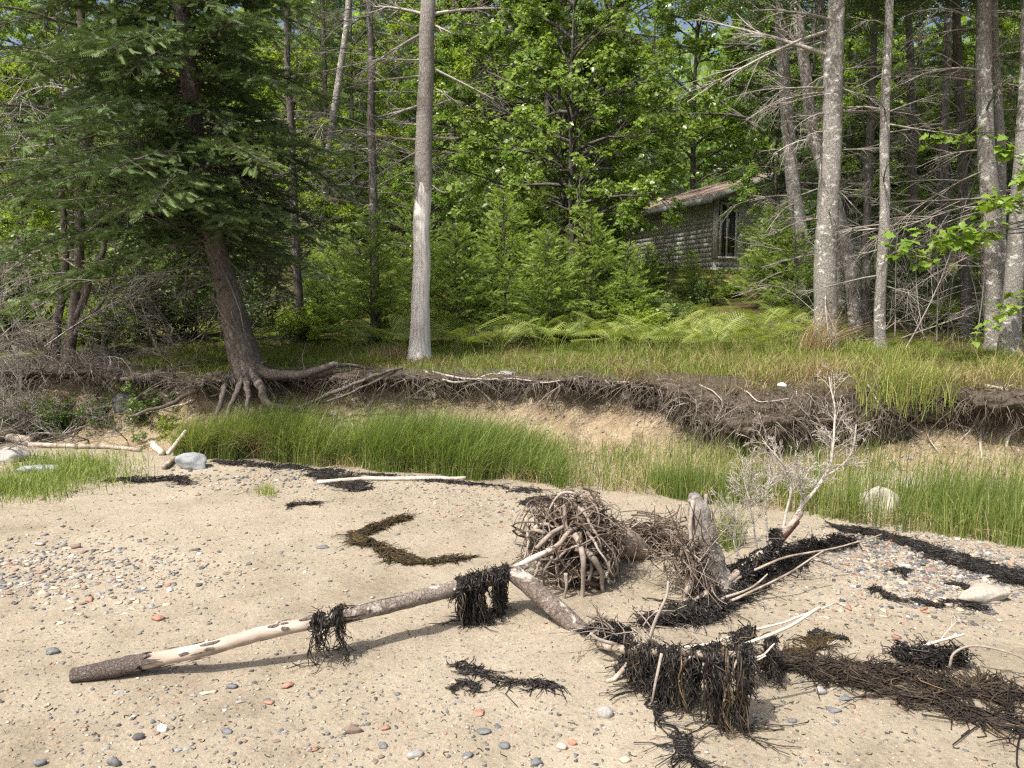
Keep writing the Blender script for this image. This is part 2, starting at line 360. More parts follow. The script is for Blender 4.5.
prof_a = A([(0, 0), (.14, .12), (.28, .30), (.38, .48), (.46, .62), (.50, .74), (.52, .81), (.44, .85), (.35, .88), (.33, .93), (.38, .98), (.58, 1.0), (.78, 1.0)])
prof_b = A([(0, 0), (.10, .08), (.22, .18), (.34, .28), (.42, .36), (.40, .42), (.24, .44), (.12, .50), (.12, .64), (.18, .80), (.28, .93), (.50, 1.0), (.78, 1.0)])
pe_a = A([0, 0, 0, 0, .05, .12, .35, .75, 1, 1, 1, .8, .7]); pe_b = A([0, 0, 0, .1, .4, .8, 1, 1, 1, 1, 1, .8, .7])
v = np.linspace(0, 12, 61)
def mixw(x): return np.clip(sstep(1.25, 1.7, x) - .75 * sstep(3.1, 3.6, x) + .55 * sstep(4.3, 4.8, x), 0, 1)
pa = np.stack([np.interp(v, range(13), q) for q in (prof_a[:, 0], prof_a[:, 1], pe_a)], -1)
pb = np.stack([np.interp(v, range(13), q) for q in (prof_b[:, 0], prof_b[:, 1], pe_b)], -1)
w = mixw(xs)[:, None, None]; pr = pa[None] * (1 - w) + pb[None] * w
Xk = np.repeat(xs[:, None], len(v), 1); Yk = ty[:, None] + pr[..., 0] * (1.0 / .78)
z0, z1 = beach_z(xs, ty)[:, None], up_z(xs, crest_y(xs))[:, None]
Zk = z0 + (z1 - z0) * pr[..., 1]
env = (np.sin(np.clip(v / 12, 0, 1) * PI) ** .6)[None]
lump = fbm(Xk * 2.3, Zk * 3.0, Yk * 2., s=41); lump2 = fbm(Xk * 9, Zk * 9, Yk * 9, s=43, o=3)
Yk = Yk - env * (.17 * lump + .075 * lump2); Zk = Zk + env * .045 * lump2 - env * .02
def bank_pt(x, vv):                                     # a point on the face, vv 0 toe .. 12 crest
    i = np.clip(np.searchsorted(xs, x), 1, len(xs) - 1); j = np.clip((np.asarray(vv) * 5).astype(int), 0, 60)
    return np.stack([np.broadcast_to(x, i.shape), Yk[i, j], Zk[i, j]], -1)
bank = gridmesh(Xk, Yk, Zk, pr[..., 2]).obj('bank', MBANK); bank['kind'] = 'structure'
cy = crest_y(xs); d = np.concatenate([np.linspace(0, 3, 60), np.linspace(3.2, 14, 50), [17, 21, 27, 35, 50, 70, 100, 150]])
Yu = cy[:, None] + d[None]; Xu = np.repeat(xs[:, None], len(d), 1); Zu = up_z(Xu, Yu)
fo = gridmesh(Xu, Yu, Zu).obj('forest_floor', MFLOOR); fo['kind'] = 'structure'

# ------------------------------------------------------------------ leaf and spray templates
def poly_fan(pts): # fan from first point
    p = A(pts, float); f = A([(0, i, i + 1) for i in range(1, len(p) - 1)]); return p, f
LEAF4 = (A([(0, 0, 0), (.45, .3, .07), (1, 0, -.05), (.45, -.3, .07)], float), A([(0, 2, 1), (0, 3, 2)]))
_ml = [(0, 0, 0), (.05, .32, .05), (.22, .22, .03), (.36, .52, .08), (.52, .26, .02), (.62, .3, .03), (1., 0, -.10), (.62, -.3, .03), (.52, -.26, .02), (.36, -.52, .08), (.22, -.22, .03), (.05, -.32, .05)]
MAPLE = poly_fan(_ml)
def spray_tpl(n=7, w=.2):
    V, F = [], []
    for i in range(n):
        x0 = i / n; r = 1 - .35 * i / n
        for sy, sz in ((1, .1), (-1, .1), (.25, .8)):
            k = len(V); V += [(x0, 0, 0), (x0 + .11, 0, 0), (x0 + .2, w * r * sy, w * r * sz)]; F.append((k, k + 1, k + 2))
    k = len(V); V += [(.9, -.05, 0), (.9, .05, 0), (1.15, 0, .02)]; F.append((k, k + 1, k + 2))
    return A(V, float), A(F)
SPRAY = spray_tpl(8, .30); SPRAY_LO = spray_tpl(5, .34)

def conifer_foliage(mbw, mbn, S, az, L, rise, droop, g, tpl=SPRAY, step=.07, spl=.11, t0=.25, sub=.42, fan=.85, rw=.011):
    """branches with side twigs and needle sprays; S starts, az azimuths, L lengths"""
    M = len(S); N = 7; t = np.linspace(0, 1, N)
    d2 = np.stack([np.cos(az), np.sin(az), 0 * az], -1)
    P = S[:, None] + d2[:, None] * (L[:, None] * t[None])[..., None]
    P[:, :, 2] += L[:, None] * (rise[:, None] * t[None] - droop[:, None] * t[None] ** 2)
    lat = np.stack([-np.sin(az), np.cos(az), 0 * az], -1)
    P = P + lat[:, None] * (L[:, None] * .12 * g.normal(size=(M, 1)) * t[None] ** 2)[..., None]
    tubes(mbw, P, (rw * L[:, None] ** .8 + .003) * (1 - .8 * t[None]), 4, rnd=g.uniform(0, .5, M))
    pos, dr, ln, rn = [], [], [], []
    SP, SE, SR = [], [], []
    for b in range(M):
        K = max(3, int(L[b] * (1 - t0) / step)); ts = t0 + (1 - t0) * (np.arange(K) + g.uniform(0, 1, K)) / K
        p0 = np.stack([np.interp(ts, t, P[b, :, c]) for c in range(3)], -1)
        tan = nrm(np.stack([np.interp(np.minimum(ts + .05, 1), t, P[b, :, c]) for c in range(3)], -1) - np.stack([np.interp(ts - .05, t, P[b, :, c]) for c in range(3)], -1))
        sg = np.where(np.arange(K) % 2 == 0, 1, -1)[:, None]
        dd = nrm(tan + sg * lat[b] * fan * g.uniform(.6, 1.3, (K, 1)) + A([0, 0, -.12]) + .15 * g.normal(size=(K, 3)))
        l = np.minimum(sub * L[b] * (1.08 - ts) * g.uniform(.55, 1.1, K) + .08, .75)
        SP.append(p0); SE.append(p0 + dd * l[:, None]); SR.append(l)
        tone = g.uniform(0, .45)
        for q in range(K):
            m = max(2, int(l[q] / (spl * .42))); u = (np.arange(m) + g.uniform(0, 1, m)) / m
            s2 = np.where(np.arange(m) % 2 == 0, 1, -1)[:, None]; l2 = nrm(np.cross(dd[q], [0, 0, 1.]))
            pp = p0[q] + dd[q] * (u * l[q])[:, None]; pp[:, 2] -= .12 * l[q] * u ** 2
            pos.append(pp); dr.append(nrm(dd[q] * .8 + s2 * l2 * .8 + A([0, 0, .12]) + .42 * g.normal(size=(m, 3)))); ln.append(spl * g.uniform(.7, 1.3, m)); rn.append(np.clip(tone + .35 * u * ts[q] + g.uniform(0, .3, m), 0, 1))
            pos.append(p0[q:q + 1] + dd[q] * l[q] * .96); dr.append(dd[q:q + 1]); ln.append(A([spl * 1.2])); rn.append(A([min(1, tone + .5)]))
    SP, SE = np.concatenate(SP), np.concatenate(SE)
    tubes(mbw, np.stack([SP, (SP + SE) / 2 + A([0, 0, .01]), SE], 1), np.tile(A([[.005, .0035, .0015]]), (len(SP), 1)), 3, rnd=g.uniform(0, .6, len(SP)))
    pos, dr, ln, rn = np.concatenate(pos), np.concatenate(dr), np.concatenate(ln), np.concatenate(rn)
    nn = A([0, 0, 1.]) + .7 * g.normal(size=(len(pos), 3))
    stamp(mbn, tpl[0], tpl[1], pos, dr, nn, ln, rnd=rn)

def deciduous(seed, H, cb, R, nl, ns, nleaf, ls, tpl, tr=.011, scat=.11, up=.35, sub=.4):
    g = np.random.default_rng(seed); tk, br, lf = MB(), MB(), MB()
    N = 10; tt = np.linspace(0, 1, N); P = np.stack([.25 * np.sin(tt * 3 + g.uniform(0, 6)) * tt, .25 * np.sin(tt * 2.3 + g.uniform(0, 6)) * tt, tt * H - .15], -1)
    P[:, :2] -= P[:1, :2] * (1 - tt[:, None]); Rr = H * tr * (1 - .85 * tt) * (1 + .5 * np.exp(-tt * 22)); tubes(tk, P, Rr, 9, rough=.15, seed=seed)
    h = cb + (H - cb) * np.sort(g.uniform(0, 1, nl)); az = np.arange(nl) * 2.4 + g.normal(size=nl) * .4
    e = (h - cb) / (H - cb); L = R * np.sqrt(np.clip(1 - (e * 1.02 - .25) ** 2 / .65, .06, 1)) * g.uniform(.7, 1.1, nl)
    S = np.stack([np.interp(h, P[:, 2], P[:, c]) for c in range(3)], -1)
    el = up + .5 * e + .2 * g.normal(size=nl); D = np.stack([np.cos(az) * np.cos(el), np.sin(az) * np.cos(el), np.sin(el)], -1)
    lv = twigs(S, D, L, .018 * L + .006, 3, [ns, 4], .8, .18, g, 5, .22, sub, .3)
    for PP, RR in lv: tubes(br, PP, RR, 4, rnd=g.uniform(.2, .7, len(PP)))
    PP = lv[2][0]; PP = PP[(vnoise(PP[:, 2, 0] * 1.1 + seed, PP[:, 2, 1] * 1.1, PP[:, 2, 2] * 1.3, s=seed) + .25 * g.normal(size=len(PP))) > -.18]; M = len(PP); k = nleaf
    f = g.uniform(.1, 1, (M, k)) * 4; i = np.minimum(f.astype(int), 3); fr = (f - i)[..., None]; m = np.arange(M)[:, None]
    pos = (PP[m, i] * (1 - fr) + PP[m, i + 1] * fr).reshape(-1, 3) + g.normal(size=(M * k, 3)) * scat * A([1, 1, .6])
    X = g.normal(size=(M * k, 3)); X[:, 2] = X[:, 2] * .3 - .35
    Nn = g.normal(size=(M * k, 3)) * .6 + A([-.25, -.35, .9])
    tone = np.repeat(g.uniform(0, .55, M), k) + g.uniform(0, .45, M * k)
    stamp(lf, tpl[0], tpl[1], pos, X, Nn, ls * g.uniform(.6, 1.25, M * k), rnd=tone)
    return tk, br, lf
def make_decid(name, label, cat, args, leafm, barkm, group=None):
    tk, br, lf = deciduous(*args); o = thing(name, label, cat, (0, 0, -500), group)
    return keep(o, tk.obj('trunk', barkm, o, (0, 0, 0)), br.obj('branches', M_FBARK, o, (0, 0, 0)), lf.obj('crown', leafm, o, (0, 0, 0)))
def make_conifer(name, label, seed, H, cb, R, nb, leafm, tpl=SPRAY_LO, step=.16, spl=.22, barkm=None, tr=.011, rise=.25, droop=.45, shape=.9, dead=0, t0=.25, group=None, cat='tree', rw=.011, lead=.985):
    g = np.random.default_rng(seed); tk, br, lf = MB(), MB(), MB(); N = 8; tt = np.linspace(0, 1, N)
    P = np.stack([.04 * H * .2 * np.sin(tt * 4 + seed) * tt, .04 * H * .2 * np.cos(tt * 3 + seed) * tt, tt * H - .1], -1)
    tubes(tk, P, H * tr * (1 - .93 * tt) * (1 + .4 * np.exp(-tt * 25)) + .004, 8, rough=.1, seed=seed)
    e = (np.arange(nb) + g.uniform(0, 1, nb)) / nb; h = cb + (H * lead - cb) * e; az = np.arange(nb) * 2.4 + g.normal(size=nb) * .5
    L = (R * (1 - e) ** shape + .05 * R) * g.uniform(.7, 1.12, nb)
    S = np.stack([np.interp(h, P[:, 2], P[:, c]) for c in range(3)], -1)
    conifer_foliage(br, lf, S, az, L, rise + .5 * e + .1 * g.normal(size=nb), droop * (1 - .6 * e), g, tpl, step, spl, t0, rw=rw)
    if dead:
        h = g.uniform(.08 * H, cb + .2 * H, dead); S = np.stack([np.interp(h, P[:, 2], P[:, c]) for c in range(3)], -1); az = g.uniform(0, 6.3, dead)
        D = np.stack([np.cos(az), np.sin(az), g.normal(size=dead) * .25], -1)
        for PP, RR in twigs(S, nrm(D), g.uniform(.5, 1.7, dead), g.uniform(.008, .016, dead), 3, [6, 4], .7, .1, g): tubes(br, PP, RR, 3, rnd=g.uniform(.3, 1, len(PP)))
    o = thing(name, label, cat, (0, 0, -500), group)
    return keep(o, tk.obj('trunk', barkm or M_FBARK, o, (0, 0, 0)), br.obj('branches', M_DEADD, o, (0, 0, 0)), lf.obj('crown', leafm, o, (0, 0, 0)))
USED = set()
def put(proto, x, y, rz=0., sc=1., label=None, group=None, tilt=(0, 0), z=None):
    loc = (x, y, float(up_z(x, y)) - .03 if z is None else z)
    if proto.name not in USED:
        USED.add(proto.name); proto.location = [float(a) for a in loc]; proto.rotation_euler = (tilt[0], tilt[1], rz); proto.scale = (sc,) * 3
        if label: proto['label'] = label
        if group: proto['group'] = group
        return proto
    return copy_tree(proto, loc, rz, sc, label, group, tilt)

# ------------------------------------------------------------------ the cabin up in the trees
def box(mb, o, ax, ay, az, lo, hi, mi=0, rnd=None):
    c = A([[x, y, z] for x in (lo[0], hi[0]) for y in (lo[1], hi[1]) for z in (lo[2], hi[2])], float)
    V = A(o) + c[:, :1] * A(ax) + c[:, 1:2] * A(ay) + c[:, 2:] * A(az)
    mb.add(V, A([(0, 1, 3), (0, 3, 2), (4, 6, 7), (4, 7, 5), (0, 4, 5), (0, 5, 1), (2, 3, 7), (2, 7, 6), (0, 2, 6), (0, 6, 4), (1, 5, 7), (1, 7, 3)]), mi, rnd)
def cabin():
    m_sh = m_rnd('grey_cedar_shingles', [(0, (.42, .425, .43)), (.5, (.50, .505, .51)), (1, (.58, .58, .58))], .85, .2, 30, .3)
    m_roof = m_rnd('brown_roof_shingles', [(0, (.17, .13, .11)), (.5, (.24, .19, .16)), (1, (.31, .25, .215))], .95, .1, 14, .35)
    m_trim = m_rnd('grey_white_trim', [(0, (.5, .51, .5)), (1, (.6, .6, .58))], .6, .3, 20, .15)
    m_fas = m_rnd('grey_fascia', [(0, (.17, .185, .18)), (1, (.23, .245, .24))], .7, .2, 20, .25)
    n = NT('window_glass'); n.bsdf((.02, .025, .025), .06, .6); m_gl = n.m
    o0 = A([5.42, 21.0, 0]); a = A([-.325, .946, 0]); a /= np.linalg.norm(a); b = A([a[1], -a[0], 0]); up = A([0, 0, 1.])
    z0, ze = 1.7, 4.36; La, Wb = 7.0, 5.2; pitch = .34; zr = ze + pitch * Wb / 2
    t = thing('cabin', 'small grey shingled cabin with brown roof half hidden behind leaves', 'cabin', (*o0[:2], z0))
    g = np.random.default_rng(5)
    mb = MB(); box(mb, o0, a, b, up, (.02, .02, z0 - .6), (La - .02, Wb - .02, ze - .02))
    V = [o0 + a * q + b * w_ + up * h for q in (.02, La - .02) for w_, h in ((.02, ze - .02), (Wb - .02, ze - .02), (Wb / 2, zr - .05))]
    mb.add(V, [(0, 1, 2), (3, 5, 4)]); mb.obj('wall', m_sh, t)
    for k, (org, dx, nn, Lw, zt) in enumerate(((o0, a, -b, La, lambda u: ze), (o0, b, -a, Wb, lambda u: ze + pitch * min(u, Wb - u)))):
        mb = MB(); z = z0 - .5; row = 0
        while z < zr:
            u = -g.uniform(0, .1)
            while u < Lw:
                w_ = g.uniform(.10, .19); u0, u1 = max(u + .004, .06), min(u + w_ - .004, Lw)
                if u1 > u0 + .02 and z + .11 < zt((u0 + u1) / 2) and not (k == 1 and .12 < (u0 + u1) / 2 < .7 and 2.70 < z < 4.2):
                    th = .013 + g.uniform(0, .004); zz = z + g.uniform(-.006, .006); zh = z + .135
                    c = [org + dx * q + nn * d_ + up * h for q in (u0, u1) for d_, h in ((0, zz), (th, zz), (.006, zh))]
                    mb.add(c, [(1, 4, 5), (1, 5, 2), (0, 3, 4), (0, 4, 1), (0, 1, 2), (3, 5, 4)], 0, g.uniform(0, 1))
                u += w_
            z += .13; row += 1
        s = mb.obj('shingle_siding', m_sh, t, smooth=False); s['kind'] = 'stuff'
    for sgn in (0, 1):
        mb = MB(); nr = 20; sl = math.hypot(Wb / 2 + .35, pitch * (Wb / 2 + .35))
        bd = b if sgn == 0 else -b; e0 = o0 + (b * -.35 if sgn == 0 else b * (Wb + .35)) + up * (ze - pitch * .35 + .04)
        sd = (bd + up * pitch); sd /= np.linalg.norm(sd); nn = np.cross(a, sd); nn *= np.sign(nn[2])
        for r in range(nr):
            s0, s1 = sl * r / nr, sl * (r + 1) / nr + .04; u = -.4
            while u < La + .4:
                w_ = g.uniform(.25, .36); u1 = min(u + w_ - .006, La + .4)
                if u1 > u + .05: box(mb, e0 + nn * .02, a, sd, nn + sd * 0, (u, s0, .001 + .0 * r), (u1, s1, .014), 0, g.uniform(0, 1))
                u += w_
            e0 = e0 + nn * .0006
        rf = mb.obj('roof', m_roof, t, smooth=False)
        mb = MB(); box(mb, o0 + (b * -.35 if sgn == 0 else b * (Wb + .35)) + up * (ze - pitch * .35), a, sd, nn, (-.38, .02, -.04), (La + .38, sl - .02, .03)); mb.obj('roof_deck', m_fas, rf, t.location)
        mb = MB(); box(mb, e0 - nn * .03, a, bd, up, (-.4, -.025, -.14), (La + .4, 0, .035)); mb.obj('fascia', m_fas, t, smooth=False)
        mb = MB(); box(mb, e0, a, sd, nn, (-.425, -.02, -.14), (-.4, sl, .03)); mb.obj('rake_board', m_fas, t, smooth=False)
    mb = MB(); box(mb, o0, a, b, up, (-.04, -.04, 2.72), (.06, .0, ze - .05)); box(mb, o0, a, b, up, (-.04, 0, 2.72), (0, .09, ze - .05)); mb.obj('corner_board', m_trim, t, smooth=False)
    wd = MB(); zb, zt_ = 2.76, 4.2
    for lo, hi in (((-.05, .13, zb), (-.012, .19, zt_)), ((-.05, .62, zb), (-.012, .68, zt_)), ((-.05, .19, zt_ - .06), (-.012, .62, zt_)), ((-.06, .10, zb - .05), (-.012, .72, zb)), ((-.045, .34, zb), (-.012, .39, zt_ - .06))):
        box(wd, o0, a, b, up, lo, hi)
    wo = wd.obj('window', m_trim, t, smooth=False)
    for u0, u1 in ((.19, .34), (.39, .62)):
        mb = MB(); box(mb, o0, a, b, up, (-.03, u0, zb), (-.02, u1, zt_ - .06)); mb.obj('pane', m_gl, wo, t.location, smooth=False)
cabin()

# ------------------------------------------------------------------ backdrop forest
gf = np.random.default_rng(3)
P_DEC1 = make_decid('broadleaf_tree', 'tall leafy broadleaf tree', 'tree', (101, 13, 2.0, 3.6, 46, 7, 28, .14, LEAF4), M_BRIGHT, M_FBARK)
P_DEC2 = make_decid('broadleaf_tree', 'tall leafy broadleaf tree', 'tree', (102, 15, 3.0, 3.2, 46, 7, 28, .14, LEAF4), M_MAPLE, M_FBARK)
P_MAP = make_decid('maple_tree', 'maple tree with broad lobed leaves', 'tree', (103, 10, 2.2, 3.4, 40, 8, 24, .13, MAPLE), M_MAPLE, M_FBARK)
P_CON1 = make_conifer('conifer_tree', 'tall dark conifer', 201, 15, .8, 2.6, 150, M_FARSPR, step=.12, spl=.24, group=None)
P_CON2 = make_conifer('conifer_tree', 'tall dark conifer', 202, 13, 2.2, 2.2, 120, M_FARSPR, step=.12, spl=.24, dead=26)
GB = 'trees of the wood behind the clearing'
def px2x(px, y): return (px - 512) / FPX * y
for px, y, pr_, rz, sc, lb in [
    (560, 17.0, P_MAP, .4, .95, 'big maple with large drooping leafy limbs left of the cabin'),
    (770, 25.5, P_MAP, 2.1, 1.1, 'maple whose leaves overhang the cabin roof'),
    (572, 14.0, P_MAP, 1.1, .70, 'smaller maple with pale drooping leaves in front of the cabin roof'),
    (545, 19.5, P_DEC1, 0., .95, 'yellow-green broadleaf tree behind the young spruces'),
    (455, 22.0, P_DEC1, 2.0, 1.05, 'yellow-green broadleaf tree seen right of the barkless dead trunk'),
    (335, 24.0, P_DEC1, 4.0, .85, 'pale green broadleaf tree seen left of the barkless dead trunk'),
    (600, 27.0, P_DEC2, 1.0, 1.1, 'broadleaf tree rising behind the cabin roof'),
    (690, 31.0, P_DEC2, 3.0, .8, 'leafy treetop above the cabin roof'),
    (820, 27.0, P_DEC1, 5.0, 1.0, 'broadleaf tree behind the grey trunks'),
    (930, 22.0, P_DEC2, 2.2, 1.0, 'dark broadleaf tree between the grey trunks at right'),
    (1040, 19.0, P_DEC2, .8, 1.0, 'broadleaf tree at the right edge of the wood'),
    (240, 21.0, P_DEC2, 5.1, .7, 'broadleaf tree behind the leaning spruce'),
    (60, 20.0, P_DEC1, 3.3, .72, 'sunlit broadleaf tree behind the left thicket'),
    (-60, 17.0, P_DEC2, 1.7, .6, 'broadleaf tree at the left edge of the wood')]:
    put(pr_, px2x(px, y), y, rz, sc * (.85 if y < 25 else 1.), lb)
for i, (px, y) in enumerate([(505, 23.0), (405, 24.5), (330, 17.5), (560, 25.5), (470, 27), (540, 33), (400, 31), (300, 29), (170, 26), (90, 30), (-80, 24), (840, 17), (905, 16), (960, 15.2), (1030, 24), (870, 32), (980, 29), (1100, 27), (800, 19.0), (650, 38), (760, 37), (220, 37), (1000, 38), (520, 42), (380, 42)]):
    p = (P_CON1, P_CON2)[i % 2] if px < 800 else P_CON2
    own = {505: 'dark conifer behind the middle of the young spruce row', 330: 'dark conifer behind the dead twiggy conifers', 405: 'dark conifer directly behind the barkless trunk', -80: 'dark conifer at the far left of the wood', 800: 'conifer behind the leaning pale trunk right of the cabin', 840: 'conifer behind the thick lichen spotted trunk', 905: 'conifer with bare lower twigs right of the slender speckled trunk', 960: 'conifer with bare lower twigs left of the thick right-edge trunk', 1030: 'conifer at the right edge behind the maple sapling'}
    put(p, px2x(px, y), y, gf.uniform(0, 6), gf.uniform(.92, 1.12) * (.62 if y < 19 else .8 if y < 26 else 1.), own[px] if px in own else 'dark conifer standing deep in the wood' if y > 24 else 'dark green conifer just behind the clearing' if px < 800 else 'conifer with bare grey lower twigs behind the right trunks', GB + (' (deep)' if y > 24 else ' (near)' if px < 800 else ' (right)'))

for i, (px, y, p, sc, lb) in enumerate([
    (430, 15, P_DEC2, .36, 'shaded leafy sapling behind the barkless trunk'), (560, 15.5, P_DEC2, .40, 'shaded leafy sapling left of the big maple'), (300, 13.5, P_DEC1, .34, 'pale leafy sapling behind the dead twiggy conifers'), (140, 14.5, P_DEC1, .36, 'sunlit leafy sapling behind the leaning spruce'), (30, 13.5, P_DEC1, .33, 'sunlit leafy sapling at the left edge'),
    (220, 16.5, P_DEC2, .42, 'leafy sapling deep behind the leaning spruce'), (860, 16, P_DEC2, .36, 'leafy sapling deep between the right trunks'), (930, 14.5, P_DEC2, .30, 'leafy sapling behind the thin dead saplings'), (1000, 17, P_DEC1, .42, 'leafy sapling at the far right of the wood'), (768, 18.8, P_DEC2, .40, 'leafy sapling right of the cabin'), (490, 20, P_DEC2, .5, 'leafy sapling in the dark gap above the young spruces'), (360, 20, P_DEC2, .5, 'leafy sapling deep left of the barkless trunk'), (80, 18, P_DEC2, .5, 'leafy sapling deep behind the gnarled stems'), (-20, 18, P_DEC1, .5, 'leafy sapling deep at the left edge')]):
    put(p, px2x(px, y), y, gf.uniform(0, 6), sc, lb)
gw = np.random.default_rng(44); mb = MB()
for k in range(135):
    y = gw.uniform(36, 62); x = gw.uniform(-.95, .95) * y; H = gw.uniform(8, 14.5) * y / 46; r_ = gw.uniform(1.8, 3.4); n = 420; d_ = rdir(n, 0, gw) * gw.uniform(.5, 1.1, (n, 1)); c = A([x, y, float(up_z(x, y)) + H * .5])
    lump = 1 + .35 * fbm(d_[:, 0] * 2 + k, d_[:, 1] * 2, d_[:, 2] * 3, s=k)[:, None]; stamp(mb, *LEAF4, c + d_ * lump * A([r_, r_, H * .55]), gw.normal(size=(n, 3)), gw.normal(size=(n, 3)) * .6 + A([-.2, -.5, .8]), gw.uniform(.35, .8, n), rnd=gw.uniform(0, .5) + gw.uniform(0, .5, n))
o = mb.obj('distant_wood', M_MAPLE); o['kind'] = 'stuff'; tag(o, 'dense far-off wood behind everything', 'wood')

# ------------------------------------------------------------------ young spruces, shrubs, ferns
P_Y = [make_conifer('young_spruce', 'young spruce', 300 + i, 1.75 + .2 * i, .02, .72, 60, M_YOUNG, SPRAY, .05, .075, M_SBARK, .008, .55, .25, .85, t0=.08, rw=.006, lead=.9) for i in range(3)]
for i, (px, y, sc, lb) in enumerate([
    (455, 10.4, 1.0, 'young spruce with tall bare leader right of the dead trunk'), (372, 10.3, .95, 'young spruce left of the barkless dead trunk'),
    (505, 10.9, 1.06, 'young spruce in the middle of the row of saplings'), (548, 10.3, .92, 'young spruce with a bushy base beside the ferns'),
    (590, 10.8, .96, 'young spruce next to the drooping maple leaves'), (628, 10.6, .68, 'small young spruce at the right end of the row'),
    (340, 12.2, 1.0, 'young spruce at the shaded left end of the row'), (415, 12.3, 1.1, 'young spruce directly behind the barkless trunk'),
    (690, 15.0, .5, 'little spruce in front of the cabin wall'), (318, 11.0, .7, 'low young spruce beside the leaning spruce'),
    (535, 13.3, 1.2, 'taller young spruce at the back of the row'), (645, 13.4, .62, 'young spruce below the cabin eave'), (772, 13.6, 1.1, 'dark young spruce right of the cabin window'), (793, 12.4, .8, 'dark young spruce left of the lichen spotted trunks')]):
    put(P_Y[i % 3], px2x(px, y), y, gf.uniform(0, 6), sc, lb)
def make_shrub(name, seed, H, R, leafm, ls, tpl=LEAF4, n=26):
    g = np.random.default_rng(seed); st, lf = MB(), MB(); az = g.uniform(0, 6.3, n); el = g.uniform(.5, 1.4, n)
    D = np.stack([np.cos(az) * np.cos(el) * R / H * 1.3, np.sin(az) * np.cos(el) * R / H * 1.3, np.sin(el)], -1)
    lv = twigs(np.concatenate([g.normal(size=(n, 2)) * R * .15, np.full((n, 1), -.03)], 1), nrm(D), H * g.uniform(.6, 1.1, n), np.full(n, .008), 3, [5, 4], .8, .05, g)
    for PP, RR in lv: tubes(st, PP, RR, 3, rnd=g.uniform(0, .6, len(PP)))
    PP = lv[2][0]; M = len(PP); k = 9; f = g.uniform(0, 4, (M, k)); i = np.minimum(f.astype(int), 3); m = np.arange(M)[:, None]
    pos = PP[m, i].reshape(-1, 3) + g.normal(size=(M * k, 3)) * .03; X = g.normal(size=(M * k, 3)); X[:, 2] *= .5
    stamp(lf, *tpl, pos, X, A([0, 0, 1.]) + .5 * g.normal(size=(M * k, 3)), ls * g.uniform(.6, 1.2, M * k), rnd=np.repeat(g.uniform(0, .5, M), k) + g.uniform(0, .5, M * k))
    o = thing(name, 'leafy shrub', 'shrub', (0, 0, -500)); return keep(o, st.obj('stems', M_DEADD, o, (0, 0, 0)), lf.obj('foliage', leafm, o, (0, 0, 0)))
P_S1 = make_shrub('leafy_shrub', 401, 1.0, .6, M_SHRUB, .06); P_S2 = make_shrub('leafy_shrub', 402, .7, .5, M_BRIGHT, .06)
for i, (px, y, p, sc, lb) in enumerate([
    (668, 11.0, P_S1, .55, 'leafy shrub in front of the cabin beside the ferns'), (640, 10.4, P_S2, .8, 'light green shrub at the right end of the young spruces'),
    (702, 14.2, P_S1, .5, 'dark shrub at the foot of the cabin corner'), (730, 15.2, P_S2, .5, 'light green shrub below the cabin window'), (648, 14.6, P_S1, .9, 'shrub covering the lower left of the cabin wall'), (786, 16.8, P_S1, 1.5, 'tall leafy shrub against the cabin gable'), (612, 14.5, P_S1, 1.2, 'dark shrub below the left end of the cabin roof'), (300, 10.5, P_S2, .75, 'yellow-green shrub behind the leaning spruce'),
    (130, 10.8, P_S1, 1.3, 'shrub in the shade left of the leaning spruce'), (95, 9.6, P_S2, .9, 'light green shrub behind the gnarled stems'),
    (20, 10.5, P_S1, 1.5, 'shrub at the left edge behind the dead brush'), (180, 11.5, P_S1, 1.5, 'tall shrub between the gnarled stems and the leaning spruce'),
    (790, 17.5, P_S1, 1.3, 'dark shrub under the cabin window'), (850, 11.8, P_S1, .7, 'low shrub between the lichen spotted trunks'), (950, 11.3, P_S2, .7, 'low green shrub among the thin dead saplings'),
    (905, 12.5, P_S1, 1.2, 'dark shrub in the right wood'), (1010, 11.5, P_S1, 1.1, 'dark shrub at the far right of the wood'), (245, 13, P_S1, 1.5, 'dark shrub behind the leaning spruce trunk'), (470, 14.5, P_S1, 2.0, 'dark undergrowth shrub behind the young spruces')]):
    put(p, px2x(px, y), y, gf.uniform(0, 6), sc, lb)
